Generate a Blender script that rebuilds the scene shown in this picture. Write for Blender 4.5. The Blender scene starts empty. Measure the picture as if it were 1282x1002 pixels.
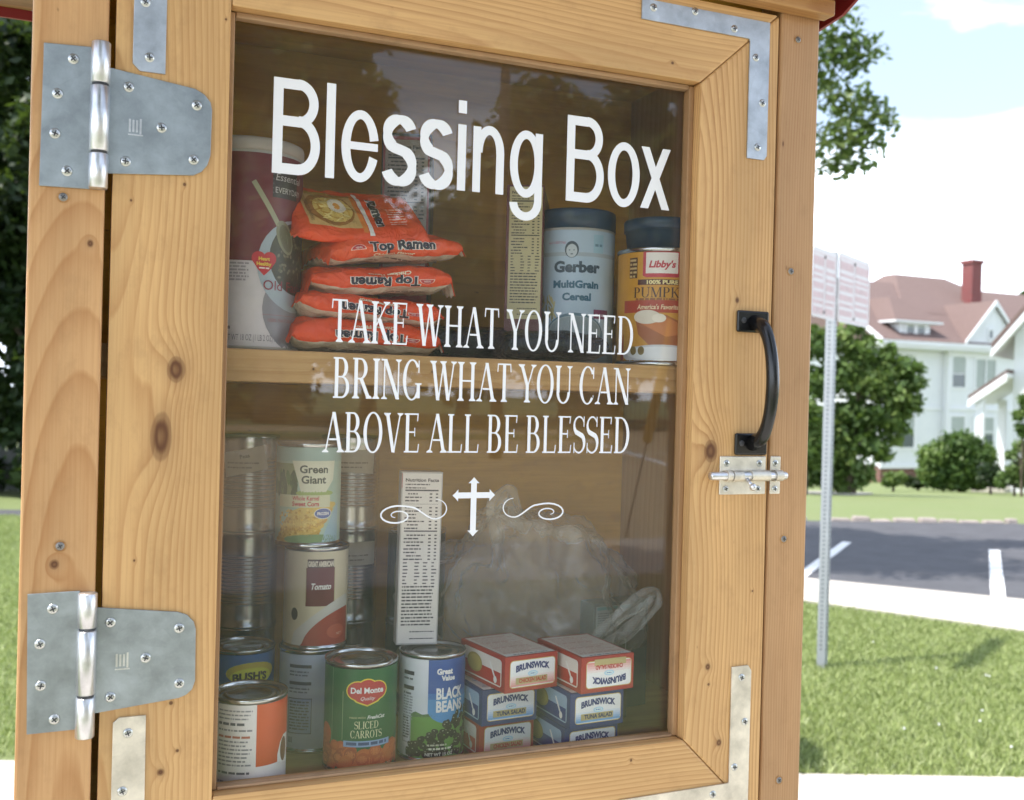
import bpy, math, random
import numpy as np
from mathutils import Vector, Matrix
from mathutils.geometry import tessellate_polygon

random.seed(7)
scene = bpy.context.scene
COL = scene.collection
R = math.radians
PI = math.pi

# ------------------------------------------------------------------ camera
YAW, TILT, ROLL = R(22.6), -0.0038, 0.026
FWD0 = Vector((math.sin(YAW), math.cos(YAW), 0)); RGT0 = Vector((math.cos(YAW), -math.sin(YAW), 0))
fwd = (FWD0 + Vector((0, 0, TILT))).normalized()
rgt = RGT0 + Vector((0, 0, ROLL)); rgt = (rgt - fwd * rgt.dot(fwd)).normalized()
upv = rgt.cross(fwd)
cam_data = bpy.data.cameras.new('camera'); cam = bpy.data.objects.new('camera', cam_data); COL.objects.link(cam)
cam.matrix_world = Matrix(((rgt.x, upv.x, -fwd.x, 0), (rgt.y, upv.y, -fwd.y, -0.98), (rgt.z, upv.z, -fwd.z, 1.55), (0, 0, 0, 1)))
cam_data.sensor_width = 36; cam_data.lens = 36 * 1300 / 1282
cam_data.clip_start = 0.05; cam_data.clip_end = 3000
cam_data.dof.use_dof = True; cam_data.dof.focus_distance = 1.06; cam_data.dof.aperture_fstop = 9.0
scene.camera = cam
def street(r, f, z=0.0):                       # street plan axes (r across, f along) turned to the box's axes
    return Vector((RGT0.x * r + FWD0.x * f, RGT0.y * r + FWD0.y * f - 0.98, z))

# ------------------------------------------------------------------ sky, sun, exposure
SUN_EL, SUN_AZ = R(63), math.atan2(0.048, -0.999)
world = bpy.data.worlds.new('World'); scene.world = world; world.use_nodes = True
wn = world.node_tree.nodes; wl = world.node_tree.links; wn.clear()
w_out = wn.new('ShaderNodeOutputWorld'); w_bg = wn.new('ShaderNodeBackground')
sky = wn.new('ShaderNodeTexSky'); sky.sky_type = 'NISHITA'; sky.sun_disc = False
sky.sun_elevation = SUN_EL; sky.sun_rotation = R(90) - SUN_AZ; sky.air_density = 1.0; sky.dust_density = 1.6; sky.ozone_density = 1.2
tc = wn.new('ShaderNodeTexCoord'); mp = wn.new('ShaderNodeMapping'); mp.inputs['Scale'].default_value = (1.2, 1.2, 4.2); mp.inputs['Location'].default_value = (8, 3, 0.6)
nz = wn.new('ShaderNodeTexNoise'); nz.inputs['Scale'].default_value = 1.6; nz.inputs['Detail'].default_value = 7; nz.inputs['Roughness'].default_value = 0.56
rp = wn.new('ShaderNodeValToRGB'); rp.color_ramp.elements[0].position = 0.55; rp.color_ramp.elements[1].position = 0.72
sp = wn.new('ShaderNodeSeparateXYZ'); hz = wn.new('ShaderNodeMapRange'); hz.inputs['From Min'].default_value = 0.275; hz.inputs['From Max'].default_value = 0.225
mx = wn.new('ShaderNodeMath'); mx.operation = 'MAXIMUM'
mixc = wn.new('ShaderNodeMix'); mixc.data_type = 'RGBA'; mixc.inputs[7].default_value = (15.0, 16.5, 18.5, 1)
wl.new(tc.outputs['Generated'], mp.inputs['Vector']); wl.new(mp.outputs[0], nz.inputs['Vector']); wl.new(nz.outputs['Fac'], rp.inputs['Fac'])
wl.new(tc.outputs['Generated'], sp.inputs[0]); edge = wn.new('ShaderNodeMath'); edge.operation = 'MULTIPLY_ADD'; edge.inputs[1].default_value = -0.16; wl.new(nz.outputs['Fac'], edge.inputs[0]); lift = wn.new('ShaderNodeMath'); lift.operation = 'ADD'; lift.inputs[1].default_value = 0.08; wl.new(sp.outputs['Z'], lift.inputs[0]); wl.new(lift.outputs[0], edge.inputs[2]); wl.new(edge.outputs[0], hz.inputs['Value'])
wl.new(rp.outputs['Color'], mx.inputs[0]); wl.new(hz.outputs[0], mx.inputs[1]); 
lim = wn.new('ShaderNodeMath'); lim.operation = 'MULTIPLY_ADD'; lim.inputs[1].default_value = 0.84; lim.inputs[2].default_value = 0.14; wl.new(mx.outputs[0], lim.inputs[0])
wl.new(lim.outputs[0], mixc.inputs[0]); wl.new(sky.outputs[0], mixc.inputs[6]); wl.new(mixc.outputs[2], w_bg.inputs['Color']); wl.new(w_bg.outputs[0], w_out.inputs['Surface'])
w_bg.inputs['Strength'].default_value = 0.105
sun_d = bpy.data.lights.new('sun', 'SUN'); sun_d.energy = 3.5; sun_d.angle = R(0.53); sun_d.color = (1.0, 0.95, 0.87)
sun = bpy.data.objects.new('sun', sun_d); COL.objects.link(sun)
to_sun = Vector((math.cos(SUN_AZ) * math.cos(SUN_EL), math.sin(SUN_AZ) * math.cos(SUN_EL), math.sin(SUN_EL)))
sun.rotation_euler = to_sun.to_track_quat('Z', 'Y').to_euler(); sun.location = (-5, 0, 12)
vs = scene.view_settings; vs.view_transform = 'Standard'; vs.look = 'None'; vs.exposure = 1.11; vs.gamma = 1.0; vs.use_curve_mapping = False
scene.cycles.transparent_max_bounces = 24; scene.cycles.max_bounces = 8; scene.cycles.sample_clamp_indirect = 6.0

# ------------------------------------------------------------------ object helpers
def tag(o, label=None, cat=None, group=None, kind=None):
    if label: o['label'] = label
    if cat: o['category'] = cat
    if group: o['group'] = group
    if kind: o['kind'] = kind
    return o
def empty(name, loc=(0, 0, 0), rz=0.0, rot=None, parent=None):
    o = bpy.data.objects.new(name, None); COL.objects.link(o); o.location = loc
    o.rotation_euler = rot if rot else (0, 0, rz); o.empty_display_size = 0.05
    if parent: o.parent = parent
    return o
class MB:
    def __init__(s): s.v = []; s.f = []; s.m = []; s.sm = []
    def add(s, vs, fs, mi=0, smooth=False, M=None):
        b = len(s.v)
        for v in vs:
            v = Vector(v)
            s.v.append(tuple(M @ v if M else v))
        for f in fs: s.f.append([b + i for i in f]); s.m.append(mi); s.sm.append(smooth)
        return s
    def box(s, x0, x1, y0, y1, z0, z1, mi=0, M=None):
        return s.add([(x0,y0,z0),(x1,y0,z0),(x1,y1,z0),(x0,y1,z0),(x0,y0,z1),(x1,y0,z1),(x1,y1,z1),(x0,y1,z1)],
              [(0,3,2,1),(4,5,6,7),(0,1,5,4),(1,2,6,5),(2,3,7,6),(3,0,4,7)], mi, False, M)
    def prism(s, poly, a0, a1, axis='y', mi=0, M=None, smooth=False):
        def P(u, v, a): return (u, a, v) if axis == 'y' else ((u, v, a) if axis == 'z' else (a, u, v))
        n = len(poly); vs = [P(u, v, a0) for u, v in poly] + [P(u, v, a1) for u, v in poly]
        tri = tessellate_polygon([[Vector((u, v, 0)) for u, v in poly]])
        fs = [tuple(t) for t in tri] + [tuple(n + i for i in reversed(t)) for t in tri]
        fs += [(i, i + n, (i + 1) % n + n, (i + 1) % n) for i in range(n)]
        return s.add(vs, fs, mi, smooth, M)
    def lathe(s, prof, n=32, mi=0, smooth=True, M=None, cap0=True, cap1=True):
        vs = []; fs = []
        for r, z in prof:
            for k in range(n):
                a = 2 * PI * k / n; vs.append((r * math.cos(a), r * math.sin(a), z))
        for j in range(len(prof) - 1):
            for k in range(n):
                fs.append((j * n + k, j * n + (k + 1) % n, (j + 1) * n + (k + 1) % n, (j + 1) * n + k))
        if cap0: fs.append(tuple(reversed(range(n))))
        if cap1: fs.append(tuple(range((len(prof) - 1) * n, len(prof) * n)))
        return s.add(vs, fs, mi, smooth, M)
    def tube(s, pts, rad, n=8, mi=0, flat=1.0, smooth=True):
        pts = [Vector(p) for p in pts]; rr = rad if isinstance(rad, (list, tuple)) else [rad] * len(pts)
        vs = []; prev = None
        for i, p in enumerate(pts):
            t = (pts[min(i + 1, len(pts) - 1)] - pts[max(i - 1, 0)]).normalized()
            if prev is None:
                prev = t.cross(Vector((0, 0, 1)) if abs(t.z) < 0.9 else Vector((1, 0, 0))).normalized()
            a = (prev - t * prev.dot(t)).normalized(); prev = a; b = t.cross(a)
            for k in range(n):
                w = 2 * PI * k / n; vs.append(p + a * math.cos(w) * rr[i] * flat + b * math.sin(w) * rr[i])
        fs = [(i * n + k, i * n + (k + 1) % n, (i + 1) * n + (k + 1) % n, (i + 1) * n + k) for i in range(len(pts) - 1) for k in range(n)]
        fs += [tuple(reversed(range(n))), tuple(range((len(pts) - 1) * n, len(pts) * n))]
        return s.add(vs, fs, mi, smooth)
    def mesh(s, name, mats):
        me = bpy.data.meshes.new(name); me.from_pydata(s.v, [], s.f)
        for m in (mats if isinstance(mats, (list, tuple)) else [mats]): me.materials.append(m)
        me.polygons.foreach_set('material_index', s.m); me.polygons.foreach_set('use_smooth', s.sm); me.update()
        return me
    def build(s, name, mats, parent=None, bevel=0.0, loc=None, seg=2):
        o = bpy.data.objects.new(name, s.mesh(name, mats)); COL.objects.link(o)
        if parent: o.parent = parent
        if loc is not None: o.location = loc
        if bevel:
            b = o.modifiers.new('edge', 'BEVEL'); b.width = bevel; b.segments = seg; b.limit_method = 'ANGLE'; b.angle_limit = R(40)
        return o
def np_mesh(name, V, F, mat, parent=None, tint=None, smooth=False):
    me = bpy.data.meshes.new(name); me.vertices.add(len(V)); me.vertices.foreach_set('co', V.astype(np.float32).ravel())
    k = F.shape[1]; me.loops.add(F.size); me.loops.foreach_set('vertex_index', F.astype(np.int32).ravel())
    me.polygons.add(len(F)); me.polygons.foreach_set('loop_start', np.arange(0, F.size, k, dtype=np.int32))
    me.polygons.foreach_set('loop_total', np.full(len(F), k, dtype=np.int32))
    if tint is not None:
        at = me.attributes.new('tint', 'FLOAT', 'CORNER'); at.data.foreach_set('value', np.repeat(tint.astype(np.float32), k))
    me.materials.append(mat); me.update(calc_edges=True)
    o = bpy.data.objects.new(name, me); COL.objects.link(o)
    if parent: o.parent = parent
    return o

# ------------------------------------------------------------------ materials
def lin(h):
    h = h.lstrip('#'); c = [int(h[i:i + 2], 16) / 255 for i in (0, 2, 4)]
    return tuple(x / 12.92 if x <= 0.04045 else ((x + 0.055) / 1.055) ** 2.4 for x in c) + (1.0,)
class NT:
    def __init__(s, name):
        s.m = bpy.data.materials.new(name); s.m.use_nodes = True; s.t = s.m.node_tree; s.n = s.t.nodes
        s.b = s.n['Principled BSDF']; s.out = s.n['Material Output']
    def new(s, t, **k):
        x = s.n.new(t)
        for a, v in k.items(): setattr(x, a, v)
        return x
    def put(s, sock, v):
        if isinstance(v, bpy.types.NodeSocket): s.t.links.new(v, sock)
        else: sock.default_value = v
    def math(s, op, a, b=0.0, c=0.0, clamp=False):
        x = s.new('ShaderNodeMath', operation=op, use_clamp=clamp)
        s.put(x.inputs[0], a); s.put(x.inputs[1], b); s.put(x.inputs[2], c); return x.outputs[0]
    def noise(s, vec, scale=5.0, detail=3.0, rough=0.5, dist=0.0):
        x = s.new('ShaderNodeTexNoise'); s.put(x.inputs['Vector'], vec); x.inputs['Scale'].default_value = scale
        x.inputs['Detail'].default_value = detail; x.inputs['Roughness'].default_value = rough; x.inputs['Distortion'].default_value = dist; return x.outputs['Fac']
    def scale(s, vec, v):
        x = s.new('ShaderNodeVectorMath', operation='MULTIPLY'); s.put(x.inputs[0], vec); x.inputs[1].default_value = v; return x.outputs[0]
    def mix(s, f, a, b):
        x = s.new('ShaderNodeMix', data_type='RGBA'); s.put(x.inputs[0], f); s.put(x.inputs[6], a); s.put(x.inputs[7], b); return x.outputs[2]
    def ramp(s, f, lo, hi):
        x = s.new('ShaderNodeMapRange', clamp=True); s.put(x.inputs[0], f); x.inputs[1].default_value = lo; x.inputs[2].default_value = hi; return x.outputs[0]
    def bump(s, h, strength=0.2, dist=0.001):
        x = s.new('ShaderNodeBump'); x.inputs['Strength'].default_value = strength; x.inputs['Distance'].default_value = dist
        s.put(x.inputs['Height'], h); s.t.links.new(x.outputs[0], s.b.inputs['Normal'])
    def obj(s): return s.new('ShaderNodeTexCoord').outputs['Object']
    def set(s, **k):
        for a, v in k.items(): s.put(s.b.inputs[a.replace('_', ' ')], v)
        return s.m
def simple(name, color, rough=0.6, metal=0.0, var=0.12, nscale=8.0, bump=0.0, bdist=0.002, bscale=60.0, spec=0.5):
    t = NT(name); P = t.obj(); c = tuple(color[:3]) + (1,); dk = tuple(x * (1 - var * 2) for x in color[:3]) + (1,)
    t.set(Base_Color=t.mix(t.noise(P, nscale, 5, 0.6), dk, tuple(min(1, x * (1 + var)) for x in color[:3]) + (1,)), Roughness=t.math('MULTIPLY_ADD', t.noise(P, nscale * 3, 3), 0.2 * rough, rough * 0.9), Metallic=metal)
    t.b.inputs['Specular IOR Level'].default_value = spec
    if bump: t.bump(t.noise(P, bscale, 4, 0.6), bump, bdist)
    return t.m
def wood(name, axis='z', c_light=(0.56, 0.33, 0.135), c_dark=(0.33, 0.16, 0.05), pith=(0.0, 0.06), tilt=0.02, freq=150.0, knots=(), seed=0.0, contrast=1.0, stain=0.0, wob=0.05):
    """flat-sawn pine: rings round a pith behind the face, bent round each knot; knots = (along, across, radius across, radius along)"""
    t = NT(name); P = t.obj()
    sep = t.new('ShaderNodeSeparateXYZ'); t.put(sep.inputs[0], P)
    if axis == 'z': L, A, D = sep.outputs['Z'], sep.outputs['X'], sep.outputs['Y']
    elif axis == 'x': L, A, D = sep.outputs['X'], sep.outputs['Z'], sep.outputs['Y']
    else: L, A, D = sep.outputs['Y'], sep.outputs['X'], sep.outputs['Z']
    cmb = t.new('ShaderNodeCombineXYZ'); t.put(cmb.inputs[0], A); t.put(cmb.inputs[1], D); t.put(cmb.inputs[2], t.math('MULTIPLY_ADD', L, 1.0, seed))
    Q = cmb.outputs[0]
    n1 = t.math('SUBTRACT', t.noise(t.scale(Q, (9, 9, 1.6)), 1.0, 2, 0.4), 0.5)
    n2 = t.math('SUBTRACT', t.noise(t.scale(Q, (1, 1, 2.4)), 1.0, 1, 0.4), 0.5)
    n3 = t.math('SUBTRACT', t.noise(t.scale(Q, (60, 60, 9)), 1.0, 3, 0.6), 0.5)
    a = t.math('SUBTRACT', A, pith[0]); a = t.math('MULTIPLY_ADD', n1, 0.009, a)
    d = t.math('ADD', t.math('ADD', D, pith[1]), t.math('MULTIPLY', L, tilt)); d = t.math('MULTIPLY_ADD', n2, wob, d)
    g = t.math('SQRT', t.math('ADD', t.math('MULTIPLY', a, a), t.math('MULTIPLY', d, d)))
    g = t.math('MULTIPLY_ADD', n3, 0.0012, g)
    core = None
    for (kl, ka, rx, rl) in knots:
        dx = t.math('DIVIDE', t.math('SUBTRACT', A, ka), rx); dl = t.math('DIVIDE', t.math('SUBTRACT', L, kl), rl)
        q = t.math('ADD', t.math('MULTIPLY', dx, dx), t.math('MULTIPLY', dl, dl))
        q = t.math('ADD', q, t.math('MULTIPLY', n3, 0.9))
        e = t.math('EXPONENT', t.math('MULTIPLY', q, -0.16))
        g = t.math('MULTIPLY_ADD', e, -rx * 1.3, g)
        kk = t.ramp(q, 1.25, 0.45); ring = t.math('MULTIPLY_ADD', t.math('SINE', t.math('MULTIPLY', q, 9.0)), 0.14, 0.86)
        kk = t.math('MULTIPLY', kk, ring); halo = t.math('MULTIPLY', t.math('EXPONENT', t.math('MULTIPLY', q, -0.5)), 0.35)
        kk = t.math('MAXIMUM', kk, halo)
        core = kk if core is None else t.math('MAXIMUM', core, kk)
    ph = t.math('MULTIPLY', g, freq); fr = t.math('FRACT', ph)
    late = t.math('MULTIPLY', t.math('POWER', fr, 2.6), t.ramp(fr, 1.0, 0.90))
    amp = t.math('MULTIPLY_ADD', t.noise(t.scale(Q, (30, 30, 1.5)), 1.0, 2), 1.5, 0.0, clamp=True)
    late = t.math('MULTIPLY', late, t.math('MULTIPLY', amp, contrast))
    fib = t.noise(t.scale(Q, (420, 420, 9)), 1.0, 3, 0.6)
    broad = t.noise(t.scale(Q, (14, 14, 3.0)), 1.0, 3)
    lt = tuple(c_light) + (1,); dk = tuple(c_dark) + (1,)
    base = t.mix(t.ramp(broad, 0.3, 0.75), tuple(x * 0.80 for x in c_light) + (1,), tuple(min(1, x * 1.12) for x in c_light) + (1,))
    base = t.mix(late, base, dk)
    base = t.mix(t.math('MULTIPLY', t.ramp(fib, 0.42, 0.7), 0.30), base, dk)
    if stain:
        base = t.mix(t.math('MULTIPLY', t.ramp(t.noise(t.scale(Q, (22, 22, 22)), 1.0, 6, 0.7), 0.55, 0.8), stain), base, (0.10, 0.06, 0.03, 1))
    speck = t.ramp(t.noise(t.scale(Q, (150, 150, 60)), 1.0, 2), 0.74, 0.80)
    base = t.mix(t.math('MULTIPLY', speck, 0.5), base, (0.14, 0.06, 0.02, 1))
    crack = t.math('MULTIPLY', t.ramp(t.noise(t.scale(Q, (520, 520, 14)), 1.0, 1), 0.765, 0.80), t.ramp(t.noise(t.scale(Q, (25, 25, 9)), 1.0, 2), 0.5, 0.62))
    base = t.mix(t.math('MULTIPLY', crack, 0.75), base, (0.09, 0.04, 0.015, 1))
    base = t.mix(t.math('MULTIPLY', t.ramp(t.noise(t.scale(Q, (35, 35, 20)), 1.0, 5, 0.7), 0.52, 0.75), 0.30), base, (0.25, 0.13, 0.05, 1))
    if core is not None: base = t.mix(core, base, (0.115, 0.042, 0.014, 1))
    t.set(Base_Color=base, Roughness=t.math('MULTIPLY_ADD', fib, 0.14, 0.40)); t.b.inputs['Specular IOR Level'].default_value = 0.42
    t.bump(t.math('ADD', t.math('MULTIPLY', late, -0.5), t.math('MULTIPLY', fib, 0.5)), 0.22, 0.0006)
    return t.m
def zinc(name, tone=(0.50, 0.52, 0.54), rough=0.36):
    t = NT(name); P = t.obj(); v = t.new('ShaderNodeTexVoronoi'); t.put(v.inputs['Vector'], P); v.inputs['Scale'].default_value = 90
    n = t.noise(P, 26, 5, 0.65); n2 = t.noise(t.scale(P, (400, 400, 40)), 1.0, 2)
    f = t.math('ADD', t.math('MULTIPLY', v.outputs['Color'], 0.07), t.math('MULTIPLY', n, 0.93))
    t.set(Base_Color=t.mix(t.ramp(f, 0.25, 0.75), tuple(x * 0.62 for x in tone) + (1,), tuple(min(1, x * 1.28) for x in tone) + (1,)), Metallic=0.9, Roughness=t.math('MULTIPLY_ADD', n, 0.22, rough - 0.08))
    t.bump(n2, 0.05, 0.0003); return t.m
def print_mat(name, rough=0.35, metal=0.0, wrinkle=0.0):
    t = NT(name); at = t.new('ShaderNodeAttribute', attribute_name='col'); P = t.obj()
    n = t.noise(P, 40, 4, 0.6); c = t.mix(t.ramp(n, 0.2, 0.8), (0.86, 0.86, 0.86, 1), (1, 1, 1, 1))
    m = t.new('ShaderNodeMix', data_type='RGBA', blend_type='MULTIPLY'); m.inputs[0].default_value = 1.0
    t.put(m.inputs[6], at.outputs['Color']); t.put(m.inputs[7], c)
    t.set(Base_Color=m.outputs[2], Roughness=rough, Metallic=metal)
    if wrinkle: t.bump(t.noise(P, 55, 4, 0.6, 1.2), wrinkle, 0.006)
    return t.m
def leaf_mat(name, a, b, c):
    t = NT(name); at = t.new('ShaderNodeAttribute', attribute_name='tint'); f = at.outputs['Fac']
    col = t.mix(t.ramp(f, 0.0, 0.55), a + (1,), b + (1,)); col = t.mix(t.ramp(f, 0.55, 1.0), col, c + (1,))
    t.set(Base_Color=col, Roughness=0.5); t.b.inputs['Specular IOR Level'].default_value = 0.35
    tr = t.new('ShaderNodeBsdfTranslucent'); t.put(tr.inputs[0], t.mix(0.35, col, (0.20, 0.30, 0.03, 1)))
    mxs = t.new('ShaderNodeMixShader'); mxs.inputs[0].default_value = 0.3
    t.t.links.new(t.b.outputs[0], mxs.inputs[1]); t.t.links.new(tr.outputs[0], mxs.inputs[2]); t.t.links.new(mxs.outputs[0], t.out.inputs['Surface'])
    return t.m

M = {}
M['zinc'] = zinc('galvanised_steel', (0.37, 0.41, 0.44), 0.42); M['zinc_pale'] = zinc('pale_galvanised', (0.50, 0.54, 0.60), 0.48); M['zinc_bright'] = zinc('bright_zinc', (0.72, 0.72, 0.74), 0.30)
M['zinc_dull'] = zinc('brushed_zinc', (0.74, 0.69, 0.60), 0.50)
M['chrome'] = zinc('screw_metal', (0.62, 0.63, 0.62), 0.26)
M['recess'] = simple('screw_recess', (0.05, 0.05, 0.055), 0.5)
M['black_iron'] = simple('black_painted_iron', (0.008, 0.008, 0.009), 0.24, 0, 0.1, 30, 0.15, 0.0006, 150)
M['vinyl'] = simple('white_vinyl', (0.80, 0.80, 0.82), 0.45, 0, 0.02)
M['tin'] = simple('tin_plate', (0.62, 0.63, 0.64), 0.24, 1.0, 0.06, 12)
M['print'] = print_mat('printed_paper', 0.38); M['film'] = print_mat('printed_film', 0.20, 0.0, 0.9); M['card'] = print_mat('printed_card', 0.33)
M['interior'] = wood('stained_plywood_panel', 'x', (0.80, 0.44, 0.06), (0.5, 0.25, 0.03), (1.2, 0.25), 0.01, 45, (), 3.0, 0.6)
M['asphalt'] = simple('asphalt', (0.080, 0.080, 0.090), 0.85, 0, 0.25, 3, 0.6, 0.01, 120)
M['concrete'] = simple('concrete', (0.50, 0.46, 0.41), 0.9, 0, 0.1, 2.2, 0.3, 0.004, 90)
M['stone'] = simple('kerb_stone', (0.36, 0.31, 0.28), 0.9, 0, 0.25, 6, 0.5, 0.01, 30)
M['line_paint'] = simple('line_paint', (0.75, 0.75, 0.74), 0.7, 0, 0.08, 12)
M['bark'] = simple('bark', (0.11, 0.085, 0.06), 0.9, 0, 0.3, 5, 0.8, 0.02, 25)
M['leaf_a'] = leaf_mat('maple_leaves', (0.035, 0.075, 0.018), (0.085, 0.15, 0.035), (0.17, 0.24, 0.06))
M['leaf_b'] = leaf_mat('pale_leaves', (0.05, 0.095, 0.02), (0.12, 0.19, 0.05), (0.22, 0.28, 0.085))
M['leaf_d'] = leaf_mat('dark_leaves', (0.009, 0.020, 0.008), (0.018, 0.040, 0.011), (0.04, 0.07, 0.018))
M['leaf_y'] = leaf_mat('olive_leaves', (0.08, 0.10, 0.02), (0.19, 0.21, 0.045), (0.32, 0.33, 0.09))
M['blade'] = leaf_mat('grass_blades', (0.26, 0.33, 0.10), (0.40, 0.47, 0.19), (0.52, 0.57, 0.32))
M['white_paint'] = simple('white_house_paint', (0.74, 0.75, 0.77), 0.6, 0, 0.03, 2)
def siding():
    t = NT('white_clapboard'); P = t.obj(); s = t.new('ShaderNodeSeparateXYZ'); t.put(s.inputs[0], P)
    fr = t.math('FRACT', t.math('MULTIPLY', s.outputs['Z'], 7.0)); t.set(Base_Color=t.mix(t.noise(P, 1.5, 4), (0.66, 0.68, 0.72, 1), (0.76, 0.77, 0.79, 1)), Roughness=0.6)
    t.bump(fr, 0.5, 0.02); return t.m
M['siding'] = siding()
def shingles():
    t = NT('red_brown_shingles'); P = t.obj(); b = t.new('ShaderNodeTexBrick'); t.put(b.inputs['Vector'], t.scale(P, (1, 1, 1.0)))
    n = t.noise(P, 1.1, 4); n2 = t.noise(P, 14, 3)
    c = t.mix(t.ramp(n2, 0.3, 0.7), (0.115, 0.078, 0.072, 1), (0.165, 0.114, 0.104, 1)); c = t.mix(t.math('MULTIPLY', n, 0.4), c, (0.17, 0.115, 0.10, 1))
    t.set(Base_Color=c, Roughness=0.9); t.bump(n2, 0.5, 0.03); return t.m
M['shingles'] = shingles()
def brick(name, c1, c2, sc=1.0, mortar=(0.3, 0.27, 0.25)):
    t = NT(name); P = t.obj(); s = t.new('ShaderNodeSeparateXYZ'); t.put(s.inputs[0], P); cb = t.new('ShaderNodeCombineXYZ')
    t.put(cb.inputs[0], t.math('ADD', s.outputs['X'], s.outputs['Y'])); t.put(cb.inputs[1], s.outputs['Z'])
    b = t.new('ShaderNodeTexBrick'); t.put(b.inputs['Vector'], cb.outputs[0]); b.inputs['Color1'].default_value = c1 + (1,); b.inputs['Color2'].default_value = c2 + (1,)
    b.inputs['Mortar'].default_value = mortar + (1,); b.inputs['Scale'].default_value = 4.5 * sc; b.inputs['Mortar Size'].default_value = 0.012
    t.set(Base_Color=b.outputs['Color'], Roughness=0.85); t.bump(b.outputs['Fac'], -0.4, 0.01); return t.m
M['brick'] = brick('red_brick', (0.20, 0.035, 0.035), (0.15, 0.03, 0.03)); M['brick_dark'] = brick('foundation_brick', (0.19, 0.08, 0.06), (0.13, 0.06, 0.05))
M['street_mat'] = simple('worn_light_street', (0.42, 0.34, 0.22), 0.9, 0, 0.15, 1.2, 0.3, 0.01, 60)
M['window_glass'] = simple('dark_window_glass', (0.10, 0.12, 0.13), 0.12, 0, 0.1, 2)
M['curtain'] = simple('window_blind', (0.36, 0.40, 0.38), 0.5, 0, 0.1, 3)
M['galv_post'] = simple('galvanised_post', (0.36, 0.38, 0.41), 0.5, 0.5, 0.1, 20)
M['sign_white'] = simple('sign_face', (0.60, 0.57, 0.59), 0.45, 0, 0.04, 5)
M['sign_red'] = simple('sign_faded_red', (0.60, 0.42, 0.44), 0.5, 0, 0.08, 25)
M['yellow'] = simple('yellow_plastic', (0.90, 0.50, 0.02), 0.4)
M['cable'] = simple('steel_cable', (0.12, 0.12, 0.12), 0.5, 0.5)
M['red_metal'] = simple('red_roof_metal', (0.22, 0.018, 0.022), 0.4)
def glass():
    t = NT('window_pane_glass'); geo = t.new('ShaderNodeNewGeometry'); d = t.new('ShaderNodeVectorMath', operation='DOT_PRODUCT')
    t.put(d.inputs[0], geo.outputs['Incoming']); t.put(d.inputs[1], geo.outputs['Normal']); c = t.math('ABSOLUTE', d.outputs['Value'])
    k = t.math('POWER', t.math('SUBTRACT', 1.0, c), 5.0); f = t.math('MULTIPLY_ADD', k, 0.955, 0.045)
    a = t.new('ShaderNodeBsdfTransparent'); a.inputs[0].default_value = (0.97, 0.975, 0.97, 1); g = t.new('ShaderNodeBsdfGlossy'); g.inputs['Roughness'].default_value = 0.0
    m = t.new('ShaderNodeMixShader'); t.put(m.inputs[0], f); t.t.links.new(a.outputs[0], m.inputs[1]); t.t.links.new(g.outputs[0], m.inputs[2])
    P = t.obj(); dirt = t.new('ShaderNodeBsdfDiffuse'); dirt.inputs[0].default_value = (0.6, 0.57, 0.5, 1)
    m2 = t.new('ShaderNodeMixShader'); t.put(m2.inputs[0], t.math('MULTIPLY_ADD', t.noise(P, 9, 6, 0.7), 0.05, 0.0)); t.t.links.new(m.outputs[0], m2.inputs[1]); t.t.links.new(dirt.outputs[0], m2.inputs[2])
    t.t.links.new(m2.outputs[0], t.out.inputs['Surface']); return t.m
M['glass'] = glass()
def plastic_bag():
    t = NT('thin_white_plastic'); P = t.obj(); n = t.noise(t.scale(P, (1, 1, .55)), 15, 6, 0.65, 2.2)
    d = t.new('ShaderNodeBsdfDiffuse'); d.inputs[0].default_value = (0.86, 0.83, 0.77, 1)
    g = t.new('ShaderNodeBsdfGlossy'); g.inputs['Roughness'].default_value = 0.25; g.inputs[0].default_value = (0.9, 0.9, 0.9, 1)
    tr = t.new('ShaderNodeBsdfTransparent'); tr.inputs[0].default_value = (0.96, 0.96, 0.94, 1)
    bp = t.new('ShaderNodeBump'); bp.inputs['Strength'].default_value = 0.35; bp.inputs['Distance'].default_value = 0.006; t.put(bp.inputs['Height'], n)
    t.t.links.new(bp.outputs[0], d.inputs['Normal']); t.t.links.new(bp.outputs[0], g.inputs['Normal'])
    a = t.new('ShaderNodeMixShader'); a.inputs[0].default_value = 0.22; t.t.links.new(d.outputs[0], a.inputs[1]); t.t.links.new(g.outputs[0], a.inputs[2])
    b = t.new('ShaderNodeMixShader'); lw = t.new('ShaderNodeLayerWeight'); lw.inputs[0].default_value = 0.5; fc = lw.outputs['Facing']; t.t.links.new(bp.outputs[0], lw.inputs['Normal']); t.put(b.inputs[0], t.math('ADD', t.math('MULTIPLY_ADD', t.ramp(n, 0.3, 0.75), 0.12, 0.15), t.math('MULTIPLY', t.math('POWER', fc, 1.6), 0.42), clamp=True)); t.t.links.new(tr.outputs[0], b.inputs[1]); t.t.links.new(a.outputs[0], b.inputs[2])
    t.t.links.new(b.outputs[0], t.out.inputs['Surface']); return t.m
M['bag'] = plastic_bag()
def turf():
    t = NT('lawn_turf'); P = t.obj(); n = t.noise(P, 0.6, 5, 0.6); n2 = t.noise(P, 30, 4, 0.7)
    c = t.mix(t.ramp(n2, 0.25, 0.75), (0.11, 0.15, 0.045, 1), (0.20, 0.24, 0.09, 1)); c = t.mix(t.math('MULTIPLY', t.ramp(n, 0.4, 0.7), 0.5), c, (0.18, 0.20, 0.09, 1))
    t.set(Base_Color=c, Roughness=0.9); t.bump(n2, 0.8, 0.03); return t.m
M['turf'] = turf()

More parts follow.
